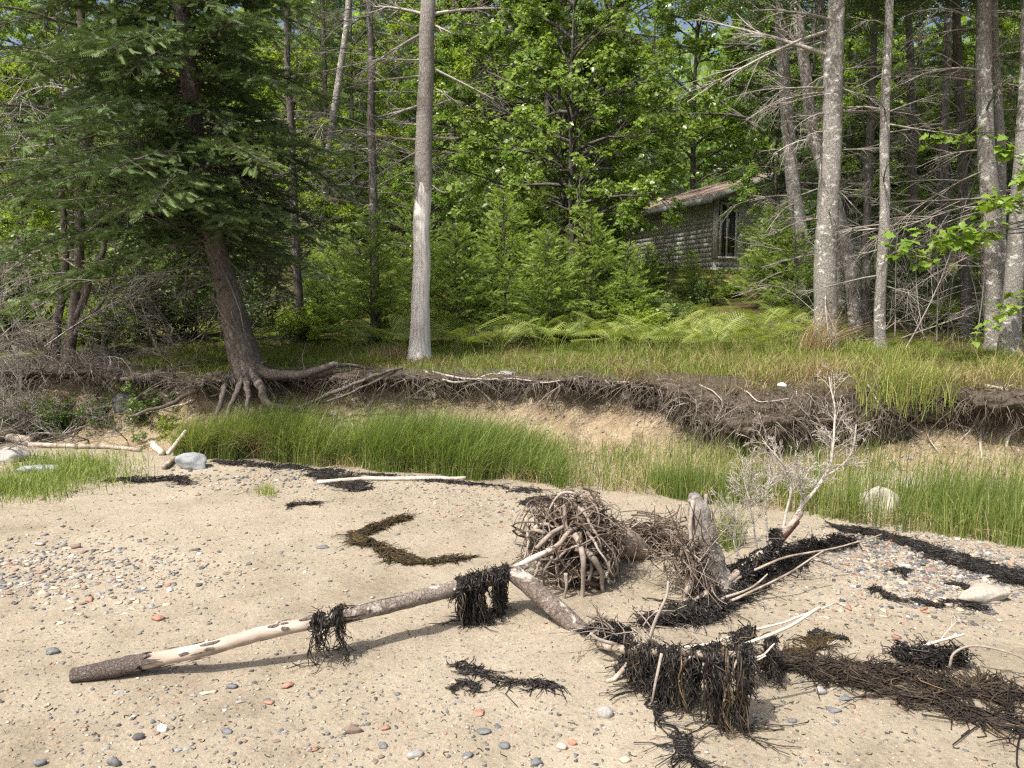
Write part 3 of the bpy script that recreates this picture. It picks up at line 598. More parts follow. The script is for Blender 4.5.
# bank-face shrubs at the left, rooted on the toe of the bank
for px, row, p, sc, lb in [(152, 440, P_S1, .55, 'small leafy shrub under the roots of the leaning spruce'), (60, 440, P_S1, .42, 'shaded leafy shrub beneath the gnarled stems'), (20, 440, P_S1, .42, 'leafy shrub under the grey brush at the left edge'), (205, 425, P_S2, .35, 'light green leaves below the leaning spruce roots'), (182, 442, P_S2, .5, 'light green bush at the left end of the dune grass'), (112, 438, P_S1, .42, 'shaded shrub below the grey dead brush')]:
    q = G(px, row); put(p, q[0], q[1], gf.uniform(0, 6), sc, lb, z=q[2] - .02)
def frond():
    V, F = [], []; n = 13
    for i in range(n):
        x = .12 + .86 * i / n; w_ = .34 * math.sin(PI * (1 - i / n) ** .8 * .93 + .05) + .015; z = -.18 * x * x
        for sy in (1, -1):
            for j in range(3):
                f0, f1 = j / 3, (j + 1) / 3; k = len(V); dz = -.10 * f1 * f1; hw = .019 * (1 - .55 * f0)
                V += [(x + .12 * f0 - hw, sy * w_ * f0, z - .10 * f0 * f0), (x + .12 * f0 + hw, sy * w_ * f0, z - .10 * f0 * f0), (x + .12 * f1 + .01, sy * w_ * f1 * 1.06, z + dz)]; F.append((k, k + 1, k + 2))
    for i in range(4):
        k = len(V); x0, x1 = i / 4, (i + 1) / 4; V += [(x0, -.008, -.18 * x0 * x0), (x0, .008, -.18 * x0 * x0), (x1, 0, -.18 * x1 * x1)]; F.append((k, k + 1, k + 2))
    return A(V, float), A(F)
FROND = frond()
def make_fern(seed, n):
    g = np.random.default_rng(seed); mb = MB(); st = MB(); az = np.arange(n) * 2.4 + g.normal(size=n) * .3
    h = g.uniform(.10, .30, n); r = g.uniform(.05, .12, n); d2 = np.stack([np.cos(az), np.sin(az), 0 * az], -1)
    S = d2 * .02 * g.uniform(.2, 1, (n, 1)); S[:, 2] = -.02; E = d2 * r[:, None] + A([0, 0, 1.]) * h[:, None]
    tubes(st, np.stack([S, (S + E) / 2 - d2 * .01, E], 1), np.tile(A([[.005, .004, .003]]), (n, 1)), 3)
    stamp(mb, *FROND, E, d2 + A([0, 0, .55]) + .2 * g.normal(size=(n, 3)), A([0, 0, 1.]) + .25 * g.normal(size=(n, 3)), g.uniform(.24, .40, n), rnd=g.uniform(0, 1, n))
    o = thing('fern', 'fern', 'fern', (0, 0, -500)); return keep(o, st.obj('stems', M_FERN, o, (0, 0, 0)), mb.obj('fronds', M_FERN, o, (0, 0, 0)))
P_F = [make_fern(500 + i, 7 + i) for i in range(3)]
fern_spots = [(350 + 12.5 * i + 7 * (i % 3), 9.25 + .28 * ((i * 7) % 4), 'pale green fern below the row of young spruces', 'ferns below the young spruces') for i in range(24)]
fern_spots += [(640 + 12 * ((i * 5) % 14), 8.9 + .30 * (i % 9), 'fern on the grassy slope below the cabin', 'ferns on the slope below the cabin') for i in range(30)]
fern_spots += [(790, 10.4, 'fern beside the thick lichen spotted trunk', None), (280, 10.4, 'fern in the moss behind the leaning spruce', None)]
for i, (px, y, lb, gr) in enumerate(fern_spots):
    put(P_F[i % 3], px2x(px, y), y, gf.uniform(0, 6), gf.uniform(.8, 1.2), lb, gr)

# ------------------------------------------------------------------ leaning spruce with bared roots
def pxpath(pts, Y): return A([at(p[0], p[1], p[2] if len(p) > 2 else Y) for p in pts])
def leaning_spruce():
    g = np.random.default_rng(21); Y = 7.86
    tp = pxpath([(250, 384), (246, 362), (238, 335), (226, 285), (209, 220), (197, 150), (189, 80), (181, 0), (172, -120), (166, -300), (160, -520)], Y)
    P, Rr = curve(tp, 40, [.20, .165, .142, .112, .095, .088, .082, .076, .064, .042, .012])
    base = tp[0]; t = thing('leaning_spruce', 'large leaning spruce with dark drooping boughs and bared roots on bank edge', 'tree', base)
    mb = MB(); tubes(mb, P, Rr, 18, rough=.16, seed=3); mb.obj('trunk', M_SBARK, t)
    for k, (pts, r0, r1) in enumerate([
        ([(256, 372, 7.79), (285, 377, 7.62), (312, 372, 7.6), (340, 366, 7.72), (372, 368, 7.95)], .085, .02),
        ([(250, 372, 7.74), (262, 388, 7.54), (268, 402, 7.44), (300, 411, 7.39), (335, 414, 7.39)], .07, .03),
        ([(236, 374, 7.74), (224, 392, 7.54), (216, 412, 7.34), (213, 424, 7.24)], .05, .02),
        ([(242, 376, 7.69), (236, 395, 7.49), (228, 412, 7.34), (222, 426, 7.24)], .045, .018),
        ([(250, 378, 7.64), (249, 396, 7.49), (246, 415, 7.34)], .05, .02),
        ([(238, 372, 7.84), (205, 378, 7.84), (160, 374, 7.94), (120, 380, 7.94)], .07, .025),
        ([(290, 412, 7.29), (318, 400, 7.44), (350, 385, 7.44), (385, 372, 7.49), (400, 368, 7.59)], .03, .022),
        ([(318, 402, 7.44), (345, 394, 7.39), (372, 382, 7.44), (396, 372, 7.54)], .018, .014),
        ([(232, 374, 7.74), (200, 390, 7.64), (165, 405, 7.54), (130, 418, 7.44)], .045, .02)]):
        mb = MB(); q, r = curve(pxpath(pts, 8), 18, np.linspace(r0, r1, len(pts))); tubes(mb, wob(wob(q, .03, 5, k), .012, 17, k), r * .72, 9, rough=.45, seed=k); mb.obj('root', M_SBARK, t)
    zz = np.interp
    nb = 175; z = 2.2 + 4.6 * (np.arange(nb) / nb) ** 1.15; S = np.stack([zz(z, P[:, 2], P[:, c]) for c in range(3)], -1)
    az = np.arange(nb) * 2.4 + g.normal(size=nb) * .5; L = (2.15 - .2 * (z - 2.3)) * g.uniform(.4, 1.1, nb)
    L *= np.where(np.cos(az) > .5, .78, 1.)                # shorter on the side away from the open shore
    L *= np.where((np.sin(az) < -.3) & (z < 2.7) & (np.abs(np.cos(az)) < .8), .55, 1.)
    br, nd = MB(), MB()
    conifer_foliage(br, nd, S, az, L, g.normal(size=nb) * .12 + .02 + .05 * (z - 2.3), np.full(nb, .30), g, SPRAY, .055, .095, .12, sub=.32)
    dz = g.uniform(1.7, 3.8, 46); S = np.stack([zz(dz, P[:, 2], P[:, c]) for c in range(3)], -1); da = g.uniform(0, 6.3, 46)
    for PP, RR in twigs(S, nrm(np.stack([np.cos(da), np.sin(da), g.normal(size=46) * .3 - .15], -1)), g.uniform(.4, 1.3, 46), g.uniform(.006, .013, 46), 3, [6, 4], .7, .12, g): tubes(br, PP, RR, 3, rnd=g.uniform(.3, 1, len(PP)))
    br.obj('branches', M_DEADD, t); nd.obj('crown', M_SPRUCE, t)
leaning_spruce()

# ------------------------------------------------------------------ dead standing trunk, barkless below
def dead_trunk():
    g = np.random.default_rng(22); Y = 8.75
    tp = pxpath([(420, 362), (420, 345), (421, 300), (422, 250), (423, 195), (425, 120), (427, 40), (429, -60), (432, -200), (434, -330)], Y)
    P, Rr = curve(tp, 60, [.160, .124, .102, .097, .092, .080, .072, .066, .055, .035]); base = tp[0]
    t = thing('standing_dead_tree', 'dead standing trunk, bleached and barkless below, grey bark and bare twigs above', 'dead tree', base)
    mb = MB(); tubes(mb, wob(P, .012, 2.5, 4), Rr, 20, rough=.10, seed=8)
    for k in range(14):                                     # knots
        i = g.integers(3, 26); th = g.uniform(PI, 2 * PI); d_ = A([math.cos(th), math.sin(th), .3]); c = P[i] + d_ * Rr[i] * .9
        tubes(mb, np.stack([c - d_ * .01, c + d_ * .012], 0), A([.022, .008]), 7, cap=True)
    mb.obj('trunk', M_SNAGW, t)
    i0 = 27; mb = MB(); Pb, Rb = wob(P, .012, 2.5, 4)[i0:], Rr[i0:] + .010; sd = 20
    T = len(Pb); tubes(mb, Pb, Rb, sd, rough=.10, seed=9); v_ = mb.v[0].reshape(T, sd, 3); ra = fbm(np.arange(sd) * .55, 3.3, s=3)
    v_[0, :, 2] += .28 * ra - .05; v_[1, :, 2] = np.maximum(v_[1, :, 2], v_[0, :, 2] + .02); v_[2, :, 2] = np.maximum(v_[2, :, 2], v_[1, :, 2] + .02)
    mb.v[0] = v_.reshape(-1, 3); mb.obj('bark', M_SNAGB, t)
    for k, (a, b, r, kd) in enumerate([
        ((421, 34), (361, 70), .016, 6), ((420, 76), (344, 83), .015, 7), ((436, 70), (496, 100), .015, 6), ((434, 14), (500, 3), .020, 6), ((422, 14), (372, -4), .022, 6),
        ((420, 105), (382, 118), .018, 5), ((418, 140), (332, 134), .016, 9), ((432, 137), (462, 141), .018, 3), ((421, 186), (403, 179), .017, 1), ((424, 180), (442, 194), .012, 2),
        ((420, 60), (360, 58), .010, 5), ((434, 106), (450, 98), .012, 3), ((434, 88), (470, 106), .010, 6), ((420, 150), (366, 178), .010, 8), ((420, 155), (388, 150), .008, 6), ((430, 165), (436, 172), .010, 2), ((434, 25), (455, 34), .014, 4), ((420, 125), (400, 122), .012, 5)]):
        mb = MB(); s, e = at(*a, Y), at(*b, Y - .25 + .5 * ((k * 37) % 10) / 10)
        L = np.linalg.norm(e - s)
        for PP, RR in twigs(s[None], nrm(e - s)[None], A([L]), A([r]), 3, [int(kd * 1.7) + 1, 5], .75, .04, g, 6, .15, .42): tubes(mb, PP, RR, 5 if len(PP) == 1 else 3, rnd=g.uniform(.4, 1, len(PP)))
        mb.obj('dead_branch', M_DEAD, t)
    for k, pts in enumerate([[(422, 362, 8.7), (418, 370, 8.15), (424, 380, 7.95), (434, 392, 7.9)]]):
        mb = MB(); q, r = curve(pxpath(pts, 8), 14, np.linspace(.045, .02, len(pts))); tubes(mb, wob(q, .02, 6, k), r, 8, rough=.3); mb.obj('root', M_SNAGB, t)
dead_trunk()

# ------------------------------------------------------------------ grey trunks at the right
g0 = np.random.default_rng(40); _b, _n = MB(), MB(); nb = 56; zz = 4.6 * np.arange(nb) / nb; az = np.arange(nb) * 2.4
conifer_foliage(_b, _n, np.stack([0 * zz, 0 * zz, zz], -1), az, (1.7 - .3 * zz) * g0.uniform(.6, 1.1, nb), .1 + .08 * zz, np.full(nb, .3), g0, SPRAY_LO, .16, .2, .3)
HB, HN = _b.data('branches', M_DEADD), _n.data('crown', M_FARSPR)
def grey_trunk(label, pts, Y, d_px, nd, Ld, seed, side=0., lvl=3, zr=(1.6, 4.8), bark=None, thick=1., explicit=(), crown=True, dm=None):
    g = np.random.default_rng(seed); tp = pxpath(pts, Y); d_ = nrm(tp[-1] - tp[-2]); top = tp[-1] + d_ * 4.5
    P, Rr = curve(np.vstack([tp, tp[-1] + d_ * 2, top]), 34, np.concatenate([np.linspace(1.12, .66, len(tp)) * d_px / 2 / FPX * Y, [d_px / 2 / FPX * Y * .6, .012]]))
    gz = float(up_z(P[0, 0], P[0, 1])); P[0, 2] = min(P[0, 2], gz - .08); Rr[0] *= 1.35; Rr[1] *= 1.05
    t = thing('grey_trunk_tree', label, 'tree', P[0]); mb = MB(); tubes(mb, wob(P, .02, 1.5, seed), Rr, 14, rough=.14, seed=seed); mb.obj('trunk', bark or M_GBARK, t)
    z = g.uniform(*zr, nd); S = np.stack([np.interp(z, P[:, 2], P[:, c]) for c in range(3)], -1); a = g.uniform(0, 6.3, nd)
    D = np.stack([np.cos(a) + side, np.sin(a) * .8, g.normal(size=nd) * .22 + .02], -1); L = g.uniform(.35, 1, nd) * Ld; R = (.007 + .006 * L) * thick
    if len(explicit):
        E = A([[at(*x[0], Y), at(*x[1], Y + x[2])] for x in explicit]); S = np.vstack([S, E[:, 0]]); D = np.vstack([D, E[:, 1] - E[:, 0]]); L = np.concatenate([L, np.linalg.norm(E[:, 1] - E[:, 0], axis=1)]); R = np.concatenate([R, [x[3] for x in explicit]])
    S = S - nrm(D) * .03
    for i in range(len(S)):
        mb = MB()
        for PP, RR in twigs(S[i:i + 1], nrm(D[i:i + 1]), L[i:i + 1], R[i:i + 1], lvl, [9, 6] if i >= nd else [7, 5], .6, .14, g, 5, .16, .42): tubes(mb, PP, RR, 4 if len(PP) == 1 else 3, rnd=g.uniform(.3, 1, len(PP)))
        mb.obj('dead_branch', dm or M_DEAD, t)
    if crown:
        for nm, me in (('branches', HB), ('crown', HN)): link(nm, me, t, [float(q) for q in (tp[-1] - P[0])])
grey_trunk('thick grey trunk spotted with pale lichen, nearest of the right-hand trees', [(825, 352), (826, 300), (828, 220), (831, 130), (835, 40), (838, -30)], 9.4, 22, 16, 1.0, 1, -.2, explicit=[
    ((826, 88), (752, 77), -.3, .016), ((825, 113), (790, 112), -.4, .014), ((824, 92), (735, 100), .2, .014), ((820, 140), (775, 130), -.5, .016), ((828, 55), (718, 18), .4, .03), ((830, 30), (700, 60), -.3, .02), ((840, 70), (900, 60), .3, .012), ((840, 88), (880, 98), -.4, .010), ((838, 112), (925, 100), -.2, .012), ((822, 132), (800, 128), -.5, .014), ((832, 20), (760, -10), -.4, .02)])
grey_trunk('slender speckled trunk just right of the thick lichen spotted trunk', [(881, 357), (881, 300), (883, 220), (885, 120), (888, 30), (889, -30)], 9.2, 10.5, 18, 1.1, 2)
grey_trunk('pale grey trunk leaning left behind the thick lichen spotted trunk', [(806, 308), (801, 250), (792, 170), (783, 60), (777, -30)], 12.6, 15, 12, 1.4, 3, -.3)
grey_trunk('pale curved trunk crossing behind the thick lichen spotted trunk', [(858, 335), (851, 270), (838, 210), (818, 150), (807, 85), (796, 10), (790, -30)], 11.2, 13, 12, 1.3, 4, -.2)
grey_trunk('thin dark trunk between the two nearest right-hand trunks', [(868, 345), (866, 260), (870, 150), (874, 60), (876, -20)], 11.0, 8, 16, 1.1, 5, lvl=3, bark=M_FBARK)
grey_trunk('thick grey trunk near the right edge with dead twigs', [(996, 350), (993, 290), (989, 200), (985, 90), (982, -30)], 9.3, 19, 16, 1.5, 6, -.5, explicit=[((985, 170), (880, 215), -.4, .012), ((985, 200), (868, 240), -.5, .012), ((988, 150), (905, 150), .1, .012), ((985, 250), (900, 275), -.3, .010)])
grey_trunk('thinner grey trunk rising beside the thick right-edge trunk', [(1001, 345), (1001, 250), (1000, 140), (997, 60), (994, -20)], 9.9, 9, 8, 1.2, 7, -.3)
grey_trunk('grey trunk leaning right at the right edge', [(1010, 348), (1013, 290), (1019, 200), (1026, 90), (1030, -20)], 9.0, 17, 8, 1.0, 8, -.5)
grey_trunk('grey trunk left of the thick right-edge trunk', [(967, 345), (966, 280), (963, 180), (958, 60), (955, -20)], 10.6, 10, 16, 1.3, 9, -.1, bark=M_FBARK)
grey_trunk('slim dark trunk in the shade of the right wood', [(915, 335), (914, 240), (911, 120), (908, -20)], 12.5, 9, 20, 1.5, 10, bark=M_FBARK)
grey_trunk('slim dark trunk behind the thin dead saplings', [(940, 330), (943, 240), (945, 110), (950, -20)], 13.5, 10, 20, 1.6, 11, bark=M_FBARK)
grey_trunk('pale slim trunk between leaning pale trunk and thick lichen spotted trunk', [(842, 340), (840, 280), (836, 200), (824, 60), (820, -20)], 11.8, 9, 10, 1.2, 12)
grey_trunk('pale birch-like trunk left of the barkless dead trunk', [(322, 320), (322, 240), (330, 140), (345, 40), (350, -20)], 14, 8, 24, 1.8, 13, crown=False)
grey_trunk('grey conifer trunk with masses of dead twigs left of the barkless dead trunk', [(375, 330), (374, 240), (372, 120), (370, -20)], 10.8, 9, 60, 1.5, 14, zr=(2.2, 6.2), bark=M_FBARK, crown=False, thick=.55, dm=M_DEADD)
grey_trunk('dead twiggy conifer trunk behind the leaning spruce crown', [(300, 330), (296, 240), (290, 120), (285, -20)], 10.6, 8, 50, 1.4, 15, zr=(1.8, 6), bark=M_FBARK, crown=False, thick=.55, dm=M_DEADD)
# thin dead saplings
for k, (a, b, Y, r) in enumerate([((937, 335), (940, 225), 9.6, .012), ((925, 330), (905, 240), 9.8, .009), ((958, 335), (930, 245), 9.7, .009), ((905, 330), (990, 200), 9.3, .010), ((948, 330), (952, 200), 10.2, .009), ((975, 335), (1000, 225), 9.2, .008), ((858, 345), (850, 240), 10, .010), ((895, 335), (902, 215), 10.4, .009)]):
    s, e = at(*a, Y), at(*b, Y); s[2] = float(up_z(s[0], s[1])) - .03; mb = MB(); L = np.linalg.norm(e - s)
    for PP, RR in twigs(s[None], nrm(e - s)[None], A([L]), A([r]), 3, [7, 4], .6, .02, g0, 7, .12, .4): tubes(mb, PP, RR, 5 if len(PP) == 1 else 3, rnd=g0.uniform(.3, .9, len(PP)))
    tag(mb.obj('dead_sapling', M_DEAD, origin=s), ['upright bare dead sapling in the middle of the right-hand trunks', 'dead sapling leaning left beside the slim shaded trunk', 'dead sapling crossing left below the lime-green leaves', 'long dead sapling leaning far right in front of the right-edge trunks', 'straight thin dead sapling under the lime-green leaves', 'dead sapling leaning right before the right-edge trunks', 'dead sapling next to the thick lichen spotted trunk', 'dead sapling just right of the slender speckled trunk'][k], 'sapling', 'thin dead saplings in the right wood')

# ------------------------------------------------------------------ maple sapling at the right edge
def maple_sapling():
    g = np.random.default_rng(61); b = A([5.75, 8.3, float(up_z(5.75, 8.3)) - .03]); t = thing('maple_sapling', 'maple sapling with lime-green leaves reaching in from the right edge', 'sapling', b)
    mb = MB(); q, r = curve([b, b + A([-.05, 0, .9]), b + A([.05, -.1, 1.9]), b + A([.0, -.1, 3.0])], 20, [.03, .026, .02, .006]); tubes(mb, q, r, 8); mb.obj('trunk', M_FBARK, t)
    br, lf = MB(), MB(); S, D, L = [], [], []
    for s_, e in [((1060, 200), (985, 205, 7.9)), ((1060, 215), (955, 232, 7.8)), ((1060, 230), (925, 232, 8.0)), ((1060, 225), (880, 240, 8.2)), ((1060, 170), (1000, 150, 8.0)), ((1050, 190), (1015, 175, 7.6)), ((1060, 215), (905, 245, 7.7)), ((1050, 270), (1000, 310, 7.7)), ((1060, 200), (965, 205, 8.3)), ((1060, 215), (940, 245, 8.1)), ((1060, 130), (930, 130, 8.9))]:
        s = at(*s_, 8.2); e = at(e[0], e[1], e[2]); S.append(s); D.append(nrm(e - s)); L.append(np.linalg.norm(e - s) * 1.02)
    lv = twigs(A(S), A(D), A(L), np.full(len(S), .007), 2, [7], .6, .05, g, 6, .1, .25, .45)
    for PP, RR in lv: tubes(br, PP, RR, 4, rnd=g.uniform(.2, .6, len(PP)))
    PP = np.concatenate([lv[1][0]]); M = len(PP); k = 6; f = g.uniform(.8, 4.9, (M, k)); i = np.minimum(f.astype(int), 5); m = np.arange(M)[:, None]
    pos = PP[m, i].reshape(-1, 3) + g.normal(size=(M * k, 3)) * .035; X = g.normal(size=(M * k, 3)); X[:, 2] = X[:, 2] * .3 - .35
    stamp(lf, *MAPLE, pos, X, A([0, -.25, 1.]) + .35 * g.normal(size=(M * k, 3)), .105 * g.uniform(.6, 1.2, M * k), rnd=np.repeat(g.uniform(0, .5, M), k) + g.uniform(0, .5, M * k))
    br.obj('branches', M_FBARK, t); lf.obj('crown', M_LIME, t)
maple_sapling()

# ------------------------------------------------------------------ gnarled stems and dead brush at the left
def gnarled():
    g = np.random.default_rng(71); Y = 8.7; b = at(62, 402, Y); b[2] = min(b[2], 1.0); t = thing('gnarled_tree', 'gnarled tree of several grey stems behind the dead brush', 'tree', b)
    for k, (pts, r0, r1) in enumerate([([(60, 408), (64, 380), (72, 330), (77, 280), (79, 255), (84, 200), (88, 120), (80, 20), (78, -60)], .085, .05), ([(50, 405, 8.9), (55, 350, 8.9), (62, 300, 8.9), (66, 260, 8.9), (60, 200, 8.9), (50, 100, 8.9)], .07, .035),
                                      ([(77, 318), (90, 290), (88, 270), (100, 255), (103, 235), (110, 180)], .055, .03), ([(70, 335, 8.8), (80, 322), (100, 305), (115, 270), (128, 230)], .03, .015), ([(40, 400, 9.0), (46, 350, 9.), (60, 330, 8.9)], .06, .05), ([(70, 400, 8.6), (66, 350, 8.7), (75, 310, 8.7)], .035, .03)]):
        q, r = curve(pxpath(pts, Y), 26, np.linspace(r0, r1, len(pts)) * .75); mb = MB(); tubes(mb, wob(q, .04, 3, k), r, 9, rough=.2, seed=k); mb.obj('trunk', M_SBARK, t)
    n = 60; z = g.uniform(1.4, 4.6, n); S = np.stack([np.interp(z, [1, 5], [-5.0, -4.85]) + g.normal(size=n) * .15, np.full(n, Y), z], -1); a = g.uniform(0, 6.3, n); br, nd = MB(), MB()
    for PP, RR in twigs(S, nrm(np.stack([np.cos(a), np.sin(a), g.normal(size=n) * .3 - .1], -1)), g.uniform(.5, 1.5, n), g.uniform(.006, .012, n), 3, [7, 4], .75, .15, g): tubes(br, PP, RR, 3, rnd=g.uniform(.3, 1, len(PP)))
    n = 40; z = g.uniform(2.4, 6.5, n); S = np.stack([np.full(n, -4.9), np.full(n, Y), z], -1)
    conifer_foliage(br, nd, S, np.arange(n) * 2.4, g.uniform(.6, 1.7, n), np.full(n, .1), np.full(n, .35), g, SPRAY, .08, .11, .3)
    br.obj('branches', M_DEAD, t); nd.obj('crown', M_SPRUCE, t)
gnarled()
gb = np.random.default_rng(72)
def brush(label, spots, L, seed, r=.011, up=.8, mat=None, kids=(10, 8), side=(0, 0), grp=None):
    g = np.random.default_rng(seed); S = A(spots, float); n = len(S); a = g.uniform(0, 6.3, n); D = nrm(np.stack([np.cos(a) + side[0], np.sin(a) * .6 + side[1], g.uniform(.2, up, n)], -1)); mb = MB()
    for PP, RR in twigs(S, D, g.uniform(.5, 1.1, n) * L, np.full(n, r), 3, list(kids), .7, .15, g, 6, .25, .45):
        PP[..., 2] = np.maximum(PP[..., 2], beach_z(PP[..., 0], np.minimum(PP[..., 1], toe_y(PP[..., 0]))) + .004); tubes(mb, PP, RR, 3, rnd=g.uniform(.3, 1, len(PP)))
    tag(mb.obj('dead_brush', mat or M_DEAD, origin=S.mean(0)), label, 'brush', grp)
def near(px, row, n, s): c = G(px, row); v_ = c + gb.normal(size=(n, 3)) * A([s, s, 0]); v_[:, 2] = beach_z(v_[:, 0], np.minimum(v_[:, 1], toe_y(v_[:, 0]))) - .01; return v_
brush('tangle of grey dead brush at the left edge of the beach', near(10, 440, 26, .4), 1.3, 1, up=1.2)
brush('grey dead branches piled below the gnarled stems', near(62, 440, 26, .35), 1.15, 2, up=1.1)
brush('fine dead brush hanging over the sand right of the gnarled stems', near(112, 437, 22, .28), .75, 3, up=.9, mat=M_DEAD, r=.008)
def crestbrush(label, x0, x1, n, L, seed, m_, r=.010, kids=(10, 9)):
    x = gb.uniform(x0, x1, n); S = bank_pt(x, gb.uniform(5, 12, n)); brush(label, S, L, seed, r=r, up=1.5, mat=m_, kids=kids, side=(.15, -.7))
crestbrush('dense grey brush arching over the bank at the left edge of the view', -6.6, -5.5, 26, 1.25, 23, M_DEAD)
crestbrush('grey arching twigs over the bank in front of the gnarled stems', -5.6, -4.7, 22, 1.0, 24, M_DEAD)
crestbrush('dark twigs over the bank between gnarled stems and leaning spruce', -4.7, -3.3, 26, .7, 25, M_DEADD, .007)
brush('low grey brush lying across the bank at the left edge', near(30, 428, 22, .5), .9, 13, up=1.1, mat=M_DEAD)
brush('dark brush filling the hollow below the gnarled stems', near(75, 425, 22, .4), .7, 14, up=1.3, mat=M_DEADD, r=.008)
brush('dark dead brush against the bank under the leaning spruce roots', near(165, 425, 10, .3), .6, 4, up=.8, mat=M_DEADD, r=.007)
n_ = 24; sp = np.stack([gb.uniform(-6.8, -5.0, n_), gb.uniform(8.2, 9.2, n_), gb.uniform(.9, 1.2, n_)], -1); brush('tall grey thicket of bare twigs behind the left end of the beach', sp, 2.0, 5, up=1.8, kids=(9, 7))
n_ = 18; sp = np.stack([gb.uniform(-4.7, -3.3, n_), gb.uniform(9.3, 10.4, n_), gb.uniform(.95, 1.1, n_)], -1); brush('bare twiggy undergrowth between gnarled stems and leaning spruce', sp, 1.5, 6, up=1.6, mat=M_DEADD)
n_ = 20; sp = np.stack([gb.uniform(3.9, 6.5, n_), gb.uniform(9.6, 11.5, n_), gb.uniform(1.0, 1.2, n_)], -1); brush('bare twiggy undergrowth among the right-hand trunks', sp, 1.4, 7, up=1.4, mat=M_DEAD)

# ------------------------------------------------------------------ roots on the bank face
gr = np.random.default_rng(81)
def fringe():
    n = 5200; x = gr.uniform(-4.2, 6.4, n); w_ = mixw(x); keep_ = gr.uniform(0, 1, n) < (.42 + .7 * w_); x = x[keep_]; w_ = w_[keep_]; n = len(x)
    vv = gr.uniform(5.8, 11.2, n) - w_ * 1.0; S = bank_pt(x, vv); L = gr.uniform(.03, .15, n) * (1 + 1.6 * w_); t_ = np.linspace(0, 1, 6)[None, :, None]
    out = gr.uniform(.0, .10, n); sx = gr.normal(size=n) * .5
    P = np.repeat(S[:, None], 6, 1); P[:, :, 1] -= (.015 + out[:, None] * np.sin(t_[..., 0] * PI * .6)) ; P[:, :, 0] += (L * sx)[:, None] * t_[..., 0]; P[:, :, 2] += L[:, None] * (.12 * np.sin(t_[..., 0] * PI) - t_[..., 0] ** 1.3)
    P = wob(P, .03, 9, 3); R = gr.uniform(.0018, .0045, n)[:, None] * (1.15 - t_[..., 0])
    mb = MB(); tubes(mb, P, R, 3, rnd=np.clip(gr.normal(.45, .25, n), 0, 1)); o = mb.obj('root_fringe', M_BROOT, bank, (0, 0, 0)); o['kind'] = 'stuff'
    n = 900; x = gr.uniform(-3.5, 6, n); S = bank_pt(x, gr.uniform(6.0, 10.5, n) - 1.5 * mixw(x)); S[:, 1] -= .03; a = gr.normal(size=n) * .7 + np.where(gr.uniform(0, 1, n) < .5, 0, PI)
    D = np.stack([np.cos(a), np.full(n, -.12), np.sin(a) - .3], -1); lv = twigs(S, nrm(D), gr.uniform(.1, .45, n), gr.uniform(.002, .006, n), 2, [3], .6, .35, gr, 6, .35, .5)
    mb = MB()
    for PP, RR in lv: tubes(mb, PP, RR, 3, rnd=np.clip(gr.normal(.6, .25, len(PP)), 0, 1))
    o = mb.obj('fine_roots', M_BROOT, bank, (0, 0, 0)); o['kind'] = 'stuff'
fringe()
def face(px, row, off=0.):                                # where that line of sight meets the bank face
    d_ = ray(px, row); y = 7.4
    for _ in range(4):
        i = int(np.clip(np.searchsorted(xs, d_[0] / d_[1] * y), 0, len(xs) - 1)); f = Zk[i] - (CAMZ + d_[2] / d_[1] * Yk[i]); k = np.where(f[:-1] * f[1:] <= 0)[0]
        if len(k): y = min(Yk[i, j] + (Yk[i, j + 1] - Yk[i, j]) * abs(f[j]) / max(abs(f[j]) + abs(f[j + 1]), 1e-6) for j in k)
        else: y = float(toe_y(xs[i])) + .35
    y += off - .02; return A([d_[0] / d_[1] * y, y, CAMZ + d_[2] / d_[1] * y])
    d_ = ray(px, row); t_ = np.linspace(4, 12, 1500); y = d_[1] * t_; f = toe_y(d_[0] * t_) + off; k = np.argmax(y > f); return A([d_[0] * t_[k], y[k], CAMZ + d_[2] * t_[k]])
